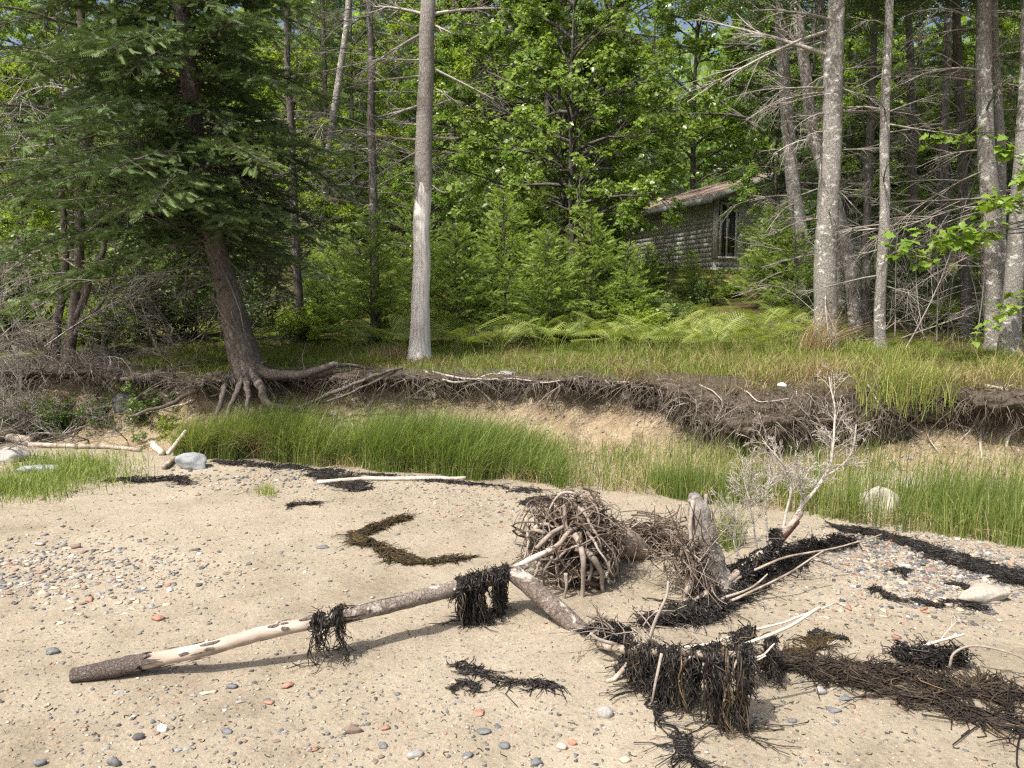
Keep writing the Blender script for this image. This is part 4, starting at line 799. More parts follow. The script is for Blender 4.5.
for k, (pts, r0, r1) in enumerate([
    ([(433, 372), (470, 379), (505, 379), (540, 381), (580, 383), (628, 382)], .011, .006), ([(424, 370), (445, 381), (470, 381), (494, 374), (520, 384), (560, 381)], .012, .006), ([(430, 376), (440, 390), (455, 392), (500, 390)], .007, .004),
    ([(416, 374), (408, 388), (402, 398)], .010, .004), ([(421, 385), (430, 398), (420, 398), (409, 397)], .022, .012), ([(560, 383), (567, 392), (566, 405)], .006, .003), ([(620, 382), (632, 396), (634, 408)], .008, .003),
    ([(668, 392), (678, 412), (692, 428), (708, 430)], .012, .006), ([(1004, 392), (990, 400), (982, 425), (981, 455), (984, 482)], .016, .010), ([(1010, 394), (996, 410), (990, 425), (984, 440)], .010, .006), ([(1023, 412), (1012, 430), (1007, 445), (1009, 485)], .015, .010),
    ([(925, 418), (945, 421), (975, 430)], .010, .005), ([(924, 418), (930, 440), (938, 452)], .009, .004), ([(925, 419), (905, 425), (885, 442)], .009, .004), ([(940, 462), (928, 474), (926, 482), (937, 493)], .012, .008), ([(868, 430), (868, 448), (872, 462)], .014, .006), ([(868, 384), (875, 398), (884, 410)], .009, .005),
    ([(840, 398), (852, 428), (856, 450), (845, 470)], .008, .004), ([(640, 388), (655, 398), (672, 394)], .009, .005), ([(1000, 388), (1015, 396), (1035, 415)], .02, .012), ([(985, 386), (1002, 390), (1028, 402)], .016, .010), ([(300, 384), (318, 392), (345, 396)], .012, .006), ([(360, 380), (352, 395), (356, 405)], .008, .004),
    ([(205, 384), (185, 392), (150, 400), (125, 412)], .018, .008), ([(228, 390), (190, 402), (150, 412)], .014, .006), ([(980, 410), (975, 425), (960, 440)], .006, .003), ([(700, 385), (722, 400), (716, 420)], .006, .004), ([(745, 392), (760, 402), (790, 398)], .007, .004)]):
    P = A([face(*p) for p in pts]); mb = MB(); q, r = curve(P, 20, np.linspace(r0, r1, len(pts))); tubes(mb, wob(q, .012, 9, k), r, 6, rnd=gr.uniform(.6, 1), rough=.15); mb.obj('root', M_PROOT, bank, (0, 0, 0))

# slumped clods of turf and peat at the right
for k, (px, row, sz) in enumerate([(886, 436, (.30, .16, .12)), (940, 415, (.26, .16, .10)), (655, 402, (.22, .12, .08)), (1005, 402, (.3, .18, .1)), (760, 425, (.32, .14, .10))]):
    c = face(px, row, .03); th = np.linspace(0, 2 * PI, 41)[:-1]; ph = np.linspace(-1.5, 1.5, 18); T_, F_ = np.meshgrid(th, ph); V = np.stack([np.cos(T_) * np.cos(F_), np.sin(T_) * np.cos(F_), np.sin(F_)], -1)
    V = V * (1 + .5 * fbm(V[..., 0] * 1.7 + k * 9, V[..., 1] * 1.7, V[..., 2] * 1.7, s=90 + k) + .22 * fbm(V[..., 0] * 6, V[..., 1] * 6 + k, V[..., 2] * 6, s=95))[..., None] * A(sz) + c; m_, n_ = T_.shape; ix = np.arange(m_ * n_).reshape(m_, n_); a_, b_, d_, e_ = ix[:-1], ix[1:], np.roll(ix, -1, 1)[1:], np.roll(ix, -1, 1)[:-1]
    mb = MB(); mb.add(V, np.concatenate([np.stack([a_, e_, d_], -1).reshape(-1, 3), np.stack([a_, d_, b_], -1).reshape(-1, 3)]), 0, 1.); lb = ['largest slumped clod of peaty sod below the yellow-green tuft', 'peaty sod clod hanging right of the yellow-green tuft', 'peaty clod at the left end of the dark root mass', 'peaty sod clod at the right edge of the bank', 'broad peaty clod in the middle of the dark root mass'][k]
    t = thing('sod_clod', lb, 'sod', c); mb.obj('soil', MBANK, t)
    n = 150; u_ = gr.integers(0, m_ * n_, n); S = V.reshape(-1, 3)[u_]; D = nrm(nrm(S - c) + A([0, -.3, -.4])); mb = MB()
    for PP, RR in twigs(S, D, gr.uniform(.05, .2, n), gr.uniform(.002, .004, n), 2, [2], .6, .5, gr, 6, .4, .5): tubes(mb, PP, RR, 3, rnd=np.clip(gr.normal(.5, .25, len(PP)), 0, 1))
    o = mb.obj('roots', M_BROOT, t); o['kind'] = 'stuff'

# ------------------------------------------------------------------ rocks
import bmesh
def ico(sub):
    bm = bmesh.new(); bmesh.ops.create_icosphere(bm, subdivisions=sub, radius=1); bm.verts.ensure_lookup_table()
    v_ = A([q.co[:] for q in bm.verts]); f = A([[x.index for x in q.verts] for q in bm.faces]); bm.free(); return v_, f
I1, I2, I3 = ico(1), ico(2), ico(4)
def rockverts(ic, seed, flat=.6, rough=.25, facet=.5):
    g = np.random.default_rng(seed); v_ = ic[0].copy(); pl = rdir(9, 0, g)
    for q in pl:
        dd = v_ @ q; lim = g.uniform(.55, .9); v_ = v_ - np.maximum(dd - lim, 0)[:, None] * q * facet * 1.6
    v_ = v_ * (1 + rough * fbm(v_[:, 0] * 1.3 + seed, v_[:, 1] * 1.3, v_[:, 2] * 1.3, s=seed)[:, None]); return v_ * A([1, g.uniform(.6, .95), flat])
def m_rock(name, a, b, speck=.25):
    n = NT(name); co = n.coords(); z = n.noise(co, 6, 6, .7); f = n.noise(co, 70, 4, .8); col = n.ramp(z, [(.3, a), (.7, b)])
    n.bsdf(n.mix(1., col, n.ramp(f, [(.3, (1 - speck,) * 3), (.7, (1 + speck,) * 3)]), 'MULTIPLY'), .85, .25, n.bump(n.math('ADD', z, n.math('MULTIPLY', f, .3)), .5, .01)); return n.m
MR = {'slate blue': m_rock('slate_blue_stone', (.10, .107, .112), (.185, .193, .20)), 'grey': m_rock('grey_stone', (.22, .215, .205), (.36, .35, .335)), 'tan': m_rock('tan_stone', (.36, .29, .21), (.55, .47, .37)),
      'brick red': m_rock('brick_red_stone', (.26, .13, .09), (.40, .23, .17)), 'whitish': m_rock('whitish_stone', (.5, .5, .48), (.68, .67, .65)), 'dark': m_rock('dark_stone', (.06, .06, .06), (.12, .12, .12)), 'brown': m_rock('brown_stone', (.15, .11, .085), (.27, .21, .17))}
def boulder(name, label, pos, size, mat, seed, rz=0., cat='boulder', sink=.35, ic=None):
    v_ = rockverts(ic or I3, seed, 1., .4, .45 if ic is None else .8) * A(size); c, s = math.cos(rz), math.sin(rz); v_ = np.stack([v_[:, 0] * c - v_[:, 1] * s, v_[:, 0] * s + v_[:, 1] * c, v_[:, 2]], -1)
    p = A(pos, float).copy(); p[2] += size[2] * (1 - 2 * sink); mb = MB(); mb.add(v_, (ic or I3)[1]); o = mb.obj(name, mat, origin=(0, 0, 0), smooth=ic is None); o.location = [float(q) for q in p]; return tag(o, label, cat)
M_BLUE = m_rock('pale_blue_granite', (.19, .212, .225), (.32, .34, .35), .25); M_BEIGE = m_rock('beige_granite', (.26, .24, .20), (.42, .39, .34), .25)
boulder('boulder', 'rounded pale blue-grey boulder at the left foot of the dune grass', G(194, 468), (.155, .12, .10), M_BLUE, 3)
boulder('boulder', 'flat bluish boulder beside the small grass patch', G(38, 473), (.19, .13, .06), M_BLUE, 4)
boulder('boulder', 'grey boulder at the left edge of the beach', G(12, 460), (.16, .13, .10), MR['grey'], 5)
boulder('boulder', 'lichen beige boulder standing in the right-hand dune grass', G(878, 512), (.15, .12, .14), M_BEIGE, 6, .3)
boulder('boulder', 'flat pale boulder in the gravel near the right edge', G(984, 600), (.16, .11, .055), M_BEIGE, 7, .2)
p = face(168, 402, .08); boulder('boulder', 'grey boulder wedged in the bank under the leaning spruce roots', p, (.15, .15, .17), MR['brown'], 8, sink=.5)
p = face(128, 405, .08); boulder('boulder', 'dark boulder in the bank behind the small leafy shrub', p, (.18, .16, .14), MR['dark'], 9, sink=.5)
p = face(532, 404, .03); boulder('stone', 'upright pale stone set in the sandy bank face', p, (.045, .06, .085), MR['tan'], 10, cat='stone', sink=.5, ic=I2)
p = face(434, 394); boulder('stone', 'pale stone held by roots below the barkless trunk', p, (.06, .05, .045), MR['whitish'], 11, cat='stone', sink=.5, ic=I2)
p = face(626, 395, .01); boulder('stone', 'whitish stone in the bank beside the dark root mass', p, (.04, .04, .04), MR['whitish'], 12, cat='stone', sink=.5, ic=I2)
p = G(783, 386, True); boulder('stone', 'small white stone on top of the dark root mass', p, (.05, .03, .025), MR['whitish'], 13, cat='stone', ic=I2)
p = face(505, 374, .08); boulder('stone', 'flat grey stone on the bank edge right of the barkless trunk', p, (.16, .1, .05), MR['grey'], 14, cat='stone', sink=.5, ic=I2)
for k, (px, row, w_, h_, c, lb) in enumerate([
    (352, 733, .052, .034, 'brown', 'angular purple-brown stone at the bottom left of centre'), (383, 748, .033, .017, 'slate blue', 'smooth slate blue stone right of the purple-brown stone'), (163, 731, .036, .022, 'whitish', 'white quartz stone below the log tip'),
    (139, 740, .03, .022, 'dark', 'dark angular stone left of the white quartz stone'), (607, 716, .045, .042, 'grey', 'round grey stone below the hanging seaweed fringe'), (40, 765, .032, .022, 'slate blue', 'bluish stone at the bottom left edge'),
    (115, 766, .035, .028, 'slate blue', 'dark bluish stone at the bottom edge'), (210, 693, .05, .008, 'tan', 'thin flat cream stone beyond the log shadow'), (288, 687, .04, .018, 'brick red', 'pink-red stone near the small seaweed drape'), (268, 704, .032, .014, 'brick red', 'brick red stone below the small seaweed drape'),
    (230, 688, .04, .018, 'slate blue', 'flat bluish stone between the log shadow and red stone'), (226, 733, .036, .017, 'slate blue', 'slate blue flat stone below the red stone'), (560, 748, .036, .022, 'tan', 'tan block stone at the bottom centre'), (573, 745, .026, .018, 'brick red', 'red stone touching the tan block stone'),
    (625, 762, .03, .015, 'tan', 'pinkish stone at the bottom edge below the round grey stone'), (385, 730, .03, .012, 'brick red', 'orange-red flat stone above the smooth slate stone'), (484, 733, .04, .012, 'slate blue', 'flat bluish stone in the open sand at bottom centre'), (468, 757, .028, .015, 'slate blue', 'slate stone at the bottom edge left of the tan block'),
    (535, 765, .034, .02, 'slate blue', 'blue-grey stone at the bottom edge'), (479, 714, .045, .008, 'brick red', 'thin red flake on the open sand'), (820, 694, .035, .028, 'grey', 'round grey stone below the right-hand seaweed'), (845, 700, .038, .018, 'slate blue', 'flat slate stone right of the round grey stone'),
    (833, 711, .045, .012, 'slate blue', 'long flat slate stone below the right-hand seaweed'), (792, 722, .024, .014, 'slate blue', 'small slate stone on open sand right of the fringe'), (323, 548, .06, .012, 'slate blue', 'flat blue slate left of the brown seaweed'), (158, 620, .045, .02, 'brick red', 'red stone in the stony patch at left'),
    (76, 548, .05, .025, 'brown', 'reddish stone at the left of the stony patch'), (52, 653, .05, .022, 'slate blue', 'flat slate stone left of the log tip'), (556, 508, .05, .02, 'tan', 'flat yellowish stone behind the root ball'), (40, 545, .05, .02, 'grey', 'flat grey stone in the left stony patch'), (415, 757, .04, .018, 'grey', 'pale grey stone at the bottom edge'), (505, 748, .03, .018, 'slate blue', 'blue pebble at the bottom centre')]):
    p = G(px, row); boulder('stone', lb, p, (w_ * .8, w_ * .6, h_ * .8), MR[c], 100 + k, gr.uniform(-.3, .3), 'stone', .3, I2)

# pebbles: the largest in view are things of their own, the rest is one gravel mesh
def scatter(n, cx, cy, sx, sy, s0, s1, g): return np.stack([g.normal(cx, sx, n), g.normal(cy, sy, n), np.exp(g.uniform(np.log(s0), np.log(s1), n))], -1)
gp = np.random.default_rng(91)
U = np.stack([gp.uniform(-30, 1054, 3600), 480 + 290 * gp.uniform(0, 1, 3600) ** .7, np.exp(gp.uniform(np.log(.003), np.log(.013), 3600))], -1)
Z = [U, scatter(1000, 60, 570, 75, 19, .007, .03, gp), scatter(500, 190, 560, 90, 28, .005, .02, gp), scatter(160, 130, 640, 110, 40, .006, .018, gp), scatter(260, 230, 715, 150, 32, .005, .02, gp), scatter(1100, 330, 484, 130, 11, .006, .02, gp), scatter(420, 480, 505, 60, 16, .006, .022, gp),
     scatter(1500, 885, 548, 50, 12, .006, .024, gp), scatter(1500, 965, 575, 50, 14, .006, .026, gp), scatter(90, 925, 560, 50, 14, .02, .036, gp), scatter(500, 850, 570, 60, 22, .006, .02, gp), scatter(260, 940, 605, 70, 16, .008, .026, gp), scatter(60, 830, 715, 60, 28, .006, .013, gp), scatter(220, 260, 475, 60, 7, .012, .032, gp), scatter(90, 500, 720, 120, 30, .005, .012, gp), scatter(130, 640, 560, 60, 20, .006, .02, gp), scatter(200, 30, 470, 60, 12, .01, .03, gp)]
Z = np.concatenate(Z); Z = Z[(Z[:, 1] > 452) & (Z[:, 1] < 775) & (Z[:, 0] > -40) & (Z[:, 0] < 1070)]
def Gv(px, row):                                         # many at once
    dx, dy = (px - 512) / FPX, (384 - row) / FPX; dr = np.stack([dx, math.cos(PITCH) + dy * math.sin(PITCH), -math.sin(PITCH) + dy * math.cos(PITCH)], -1); tt = (CAMZ - .05) / -dr[:, 2]
    for _ in range(12):
        x, y = dr[:, 0] * tt, dr[:, 1] * tt; g_ = beach_z(x, np.minimum(y, toe_y(x))); tt = .5 * tt + .5 * (CAMZ - g_) / -dr[:, 2]
    x, y = dr[:, 0] * tt, dr[:, 1] * tt; return np.stack([x, y, beach_z(x, y)], -1)
PZ = Gv(Z[:, 0], Z[:, 1]); ok = PZ[:, 1] < y_grass(PZ[:, 0]) + .15; PZ, Z = PZ[ok], Z[ok]
cls = gp.choice(7, len(Z), p=[.15, .30, .27, .05, .08, .05, .10]); keys = list(MR)
order = np.argsort(-Z[:, 2] / PZ[:, 1]); big, rest = order[:265], order[265:]
PM = []
for k in range(7):
    for j in range(2):
        v_ = rockverts(I2 if j else I1, 700 + k * 3 + j, gp.uniform(.25, .5), .3, 1.); mb = MB(); mb.add(v_, (I2 if j else I1)[1]); PM.append(mb.data('pebble', MR[keys[k]], smooth=bool(j)))
for i in big:
    x, y, z = PZ[i]; px = Z[i, 0]; s_ = Z[i, 2]; me = PM[cls[i] * 2 + gp.integers(0, 2)]
    o = link('pebble', me, None, (float(x), float(y), float(z + s_ * .06))); o.scale = (s_ * gp.uniform(.9, 1.4), s_, s_ * gp.uniform(.7, 1.1)); o.rotation_euler = (gp.normal() * .1, gp.normal() * .1, gp.uniform(0, 6.3))
    zone = 'in the gravel below the right-hand dune grass' if px > 760 and Z[i, 1] < 625 else 'in the stony patch at the left' if px < 260 and Z[i, 1] < 620 else 'on the sand in front of the log' if px < 620 and Z[i, 1] > 640 else 'on the sand right of the hanging seaweed' if px >= 620 else 'on the sand behind the log'
    tag(o, f'{keys[cls[i]]} pebble lying {zone}', 'pebble', f'{keys[cls[i]]} pebbles {zone}')
M_GRAV = m_rnd('gravel_stones', [(0, (.06, .065, .07)), (.2, (.13, .14, .147)), (.45, (.24, .232, .22)), (.62, (.33, .29, .235)), (.74, (.42, .37, .30)), (.82, (.34, .19, .135)), (.92, (.17, .135, .11)), (1, (.52, .51, .48))], .85, .25, 60, .3)
mb = MB(); nv = 8; tv = [rockverts(I1, 900 + k, .45, .2, .8) for k in range(nv)]
for k in range(nv):
    ii = rest[k::nv]; a = gp.uniform(0, 6.3, len(ii)); X = np.stack([np.cos(a), np.sin(a), 0 * a], -1); p = PZ[ii].copy(); p[:, 2] += Z[ii, 2] * .05
    stamp(mb, tv[k], I1[1], p, X, A([0, 0, 1.]) + .12 * gp.normal(size=(len(ii), 3)), Z[ii, 2], rnd=gp.uniform(0, 1, len(ii)))
n = 1500; x = gp.uniform(-1.5, 6, n); S = bank_pt(x, gp.uniform(0, 5.5, n)); a = gp.uniform(0, 6.3, n)
stamp(mb, tv[0], I1[1], S, np.stack([np.cos(a), 0 * a, np.sin(a)], -1), rdir(n, 0, gp) + A([0, -1, .5]), np.exp(gp.uniform(np.log(.006), np.log(.03), n)), rnd=gp.uniform(.3, .75, n))
o = mb.obj('gravel', M_GRAV, smooth=False); o['kind'] = 'stuff'; tag(o, 'scattered small pebbles and gravel on the sand', 'gravel')

# ------------------------------------------------------------------ grasses
gg = np.random.default_rng(95)
def blades(mb, S, H, lean, ld, wd, tone, N=5, mi=0):
    """S roots, H heights, lean amount, ld lean direction (n,2)"""
    n = len(S); t_ = np.linspace(0, 1, N)[None]; P = np.repeat(S[:, None], N, 1); b = lean[:, None]
    P[:, :, 2] += H[:, None] * (t_ - .45 * b * t_ ** 2.2); P[:, :, 0] += H[:, None] * b * ld[:, :1] * t_ ** 1.9; P[:, :, 1] += H[:, None] * b * ld[:, 1:] * t_ ** 1.9
    a = gg.uniform(0, PI, n); sd = np.stack([np.cos(a), np.sin(a) * .6, 0 * a], -1); W = wd[:, None] * np.clip(1.05 - t_ ** 1.6, .04, 1)
    ribbons(mb, P, W, nrm(sd), mi, tone)
def gsurf(x, y): return np.where(y < toe_y(x), beach_z(x, y), up_z(x, y))
def clumped(n, xr, depth0, depth1, cl, base=None):
    x = gg.uniform(*xr, n * 4); u = gg.uniform(0, 1, n * 4); y = y_grass(x) + depth0 + .22 * np.maximum(fbm(x * 2.7, 7.7, s=78), -.5) + u * (np.minimum(toe_y(x) + .12, 99) - depth1 - y_grass(x) - depth0)
    k = fbm(x * cl, y * cl, s=77) + gg.normal(size=len(x)) * .25; ii = np.argsort(-k)[:int(n * 2.2)]; ii = gg.permutation(ii)[:n]; return x[ii], y[ii]
def dune(label, n, xr, Hr, dens, seed, d0=0., d1=0., tone=(.0, .75), dry=.07, lean=(.2, .95), dirx=.9, hx=None):
    x, y = clumped(n, xr, d0, d1, dens); z = beach_z(x, np.minimum(y, toe_y(x))) - .01
    H = gg.uniform(*Hr, n) * (1 + .25 * fbm(x * 2, y * 2, s=seed)); 
    if hx is not None: H *= np.interp(x, *hx)
    a = np.arctan2(gg.normal(size=n) * .8 - .35, gg.normal(size=n) * .8 + dirx); tn = np.where(gg.uniform(0, 1, n) < dry, gg.uniform(.85, 1, n), gg.uniform(*tone, n))
    tn = np.clip(tn + .32 * fbm(x * 1.9, y * 1.9, s=seed + 40), 0, 1); H *= np.where(gg.uniform(0, 1, n) < .04, 1.3, 1) * np.where(gg.uniform(0, 1, n) < .25, gg.uniform(.35, .8, n), 1)
    mb = MB(); blades(mb, np.stack([x, y, z], -1), H, gg.uniform(*lean, n) ** 1.2, np.stack([np.cos(a), np.sin(a)], -1), gg.uniform(.0016, .0034, n), tn, 6)
    o = mb.obj('dune_grass', M_DUNE); o['kind'] = 'stuff'; tag(o, label, 'grass')
dune('dense tall green dune grass below the leaning spruce and barkless trunk', 21000, (-3.15, .42), (.34, .64), 1.1, 1, d1=.06, hx=([-3.3, -2.6, -1.2, -.2, .42], [.6, 1.02, .98, .95, .5]))
dune('sparser dune grass growing in front of the right-hand bank', 8000, (.35, 6.4), (.16, .42), 1.6, 2, d1=-.25, dry=.25, lean=(.05, .6), dirx=.3, hx=([.35, .7, 1.1, 1.6, 6], [.8, .55, .7, .95, 1.05]))
dune('green front edge of the right-hand dune grass above the seaweed line', 11000, (1.1, 6.4), (.20, .42), 1.3, 3, d1=.9, dry=.06, lean=(.03, .4), dirx=.05, hx=([1.2, 2.2, 6], [.7, .9, 1.0]))
mb = MB(); n = 5200; x = gg.uniform(-3.1, 6.3, n); y = y_grass(x) + .02 + gg.uniform(0, 1, n) ** 1.6 * .9; blades(mb, np.stack([x, y, beach_z(x, y) - .005], -1), gg.uniform(.08, .32, n), gg.uniform(.6, 1.5, n), gg.normal(size=(n, 2)) * .8, gg.uniform(.0016, .003, n), gg.uniform(.1, 1, n), 5)
o = mb.obj('thatch', M_DRY); o['kind'] = 'stuff'; tag(o, 'dead straw thatch at the base of the dune grass', 'grass')
mb = MB(); n = 700; x = gg.normal(-2.45, .28, n); y = y_grass(x) + .05 + gg.uniform(0, .25, n); blades(mb, np.stack([x, y, beach_z(x, y) - .01], -1), gg.uniform(.3, .6, n), gg.uniform(.5, 1.2, n), np.stack([gg.normal(size=n), gg.normal(size=n) - .6], -1) * .6, gg.uniform(.002, .0035, n), gg.uniform(.3, 1, n), 6)
o = mb.obj('dry_grass', M_DRY); o['kind'] = 'stuff'; tag(o, 'matted dry grass at the left foot of the dune grass', 'grass')
mb = MB(); q = Gv(np.concatenate([gg.normal(70, 32, 2600), gg.normal(20, 25, 1400)]), np.concatenate([gg.normal(472, 8, 2600), gg.normal(490, 6, 1400)])); n = len(q)
blades(mb, q, gg.uniform(.05, .17, n), gg.uniform(.2, 1, n), gg.normal(size=(n, 2)) * .6, gg.uniform(.002, .0035, n), gg.uniform(.2, .85, n), 4); o = mb.obj('beach_grass', M_DUNE); o['kind'] = 'stuff'; tag(o, 'low patch of short green grass on the sand at the left', 'grass')
mb = MB(); n = 90; q = Gv(gg.normal(266, 5, n), gg.normal(494, 2, n)); blades(mb, q, gg.uniform(.05, .14, n), gg.uniform(.1, .7, n), gg.normal(size=(n, 2)) * .6, gg.uniform(.002, .003, n), gg.uniform(.4, .9, n), 4); tag(mb.obj('grass_tuft', M_DUNE, origin=q.mean(0)), 'small lone grass tuft in the pebbles below the dune grass', 'grass tuft')
mb = MB(); n = 150; q = Gv(gg.normal(728, 8, n), gg.normal(545, 3, n)); blades(mb, q, gg.uniform(.15, .42, n), gg.uniform(.1, .8, n), np.stack([gg.normal(size=n) * .6 + .2, gg.normal(size=n) * .5], -1), gg.uniform(.0025, .004, n), gg.uniform(.2, .7, n), 5); tag(mb.obj('grass_tuft', M_DUNE, origin=q.mean(0)), 'green grass tuft right behind the standing weathered stump', 'grass tuft')
def turf(name, label, n, xr, dr, Hr, tone, mat, wd=(.002, .0035), lean=(.1, .8), cl=1.2, hang=False, keepf=None):
    x = gg.uniform(*xr, n * 2); u = gg.uniform(0, 1, n * 2); d_ = dr[0] + (dr[1] - dr[0]) * u ** 1.3; y = crest_y(x) + d_
    k = np.argsort(-(fbm(x * cl, y * cl, s=55) + gg.normal(size=len(x)) * .35))[:n]; x, y = x[k], y[k]; z = up_z(x, y) - .015
    if hang: p = bank_pt(x, np.clip(11.2 + d_[k] * 4, 9, 12)); y, z = p[:, 1], p[:, 2] - .01
    hm = np.clip(1 + 1.1 * fbm(x * 2.6, y * 2.6, s=57), .35, 2.0)
    ld = gg.normal(size=(n, 2)) * .7 + (A([0, -.7]) if hang else A([.1, -.15])); tn = np.clip(gg.uniform(*tone, n) + .25 * fbm(x * .8, y * .8, s=66), 0, 1)
    mb = MB(); blades(mb, np.stack([x, y, z], -1), gg.uniform(*Hr, n) * hm, gg.uniform(*lean, n), ld, gg.uniform(*wd, n), tn, 4); o = mb.obj(name, mat); o['kind'] = 'stuff'; tag(o, label, 'grass')
turf('turf_grass', 'short yellow-green grass along the top of the bank', 15000, (-4.4, 6.8), (-.1, 2.2), (.05, .16), (.0, .6), M_TURF, lean=(.2, 1.1))
turf('turf_grass', 'fresh green low grass in the middle of the bank top', 7000, (-2.2, 2.2), (-.05, 1.6), (.04, .13), (.0, .45), M_TURF, lean=(.3, 1.2))
turf('turf_grass', 'longer grass on the slope between the bank edge and the ferns at right', 6000, (.9, 6.8), (0, 2.8), (.06, .26), (.1, 1.), M_TURF, lean=(.2, 1.0))
turf('dry_grass', 'dry tan grass hanging over the right-hand bank edge', 3000, (1.0, 6.6), (-.25, .8), (.10, .32), (0, .9), M_DRY, lean=(.3, 1.1))
turf('dry_grass', 'thin dry grass along the bank edge around the barkless trunk', 900, (-2.0, 1.0), (-.12, .5), (.08, .24), (0, .8), M_DRY, lean=(.3, 1.1))
turf('edge_grass', 'short grass rooted right on the bank lip', 3800, (-4.0, 6.8), (-.3, .15), (.05, .15), (.1, .9), M_TURF, lean=(.3, 1.0), hang=True)
turf('dry_grass', 'dry straw-coloured grass drooping from the bank lip at right', 2600, (1.0, 6.8), (-.45, .1), (.08, .26), (0, .9), M_DRY, lean=(.5, 1.3), hang=True)
turf('moss', 'yellow-green moss and low plants on the ground behind the leaning spruce', 9000, (-4.2, -1.4), (.15, 2.4), (.02, .07), (.1, 1), M_MOSS, (.004, .009), (.3, 1.2), 1.8)
def tuft(label, px, row, n, Hr, mat, up=True, s=.12, lean=(.2, 1.1), off=None, dx=0.):
    c = G(px, row, True) if up else face(px, row, off); q = c + np.clip(gg.normal(size=(n, 3)), -2, 2) * A([s, s * .6, 0]); q[:, 2] = (up_z(q[:, 0], q[:, 1]) if up else c[2] + np.clip(gg.normal(size=n), -2, 2) * s * .35) - .02; mb = MB()
    blades(mb, q, gg.uniform(*Hr, n), gg.uniform(*lean, n), gg.normal(size=(n, 2)) * .5 + A([dx, -.3]), gg.uniform(.002, .0038, n), gg.uniform(.2, 1, n), 5); tag(mb.obj('grass_tuft', mat, origin=c), label, 'grass tuft')
tuft('tall rusty dry grass tuft leaning right at the foot of the thick lichen spotted trunk', 815, 352, 260, (.3, .75), M_DRY, s=.10, dx=.9)
tuft('yellow-green grass tuft slumped over the bank edge right of the white twiggy limb', 905, 400, 700, (.25, .6), M_TURF, up=False, s=.20, off=.06)
tuft('dry grass tuft at the edge above the dark root mass', 820, 380, 200, (.15, .4), M_DRY, up=False, s=.07, off=.05)
tuft('grass tuft on the slumped sod below the bank edge', 868, 425, 260, (.1, .25), M_TURF, up=False, s=.12, off=.04)
tuft('reddish dry grass tuft beside the barkless trunk', 395, 358, 300, (.12, .3), M_DRY, s=.16)
tuft('short grass around the foot of the barkless trunk', 424, 361, 420, (.06, .16), M_TURF, s=.16)
tuft('tall green weed clump on the slope below the cabin', 735, 350, 220, (.3, .62), M_TURF, s=.3)

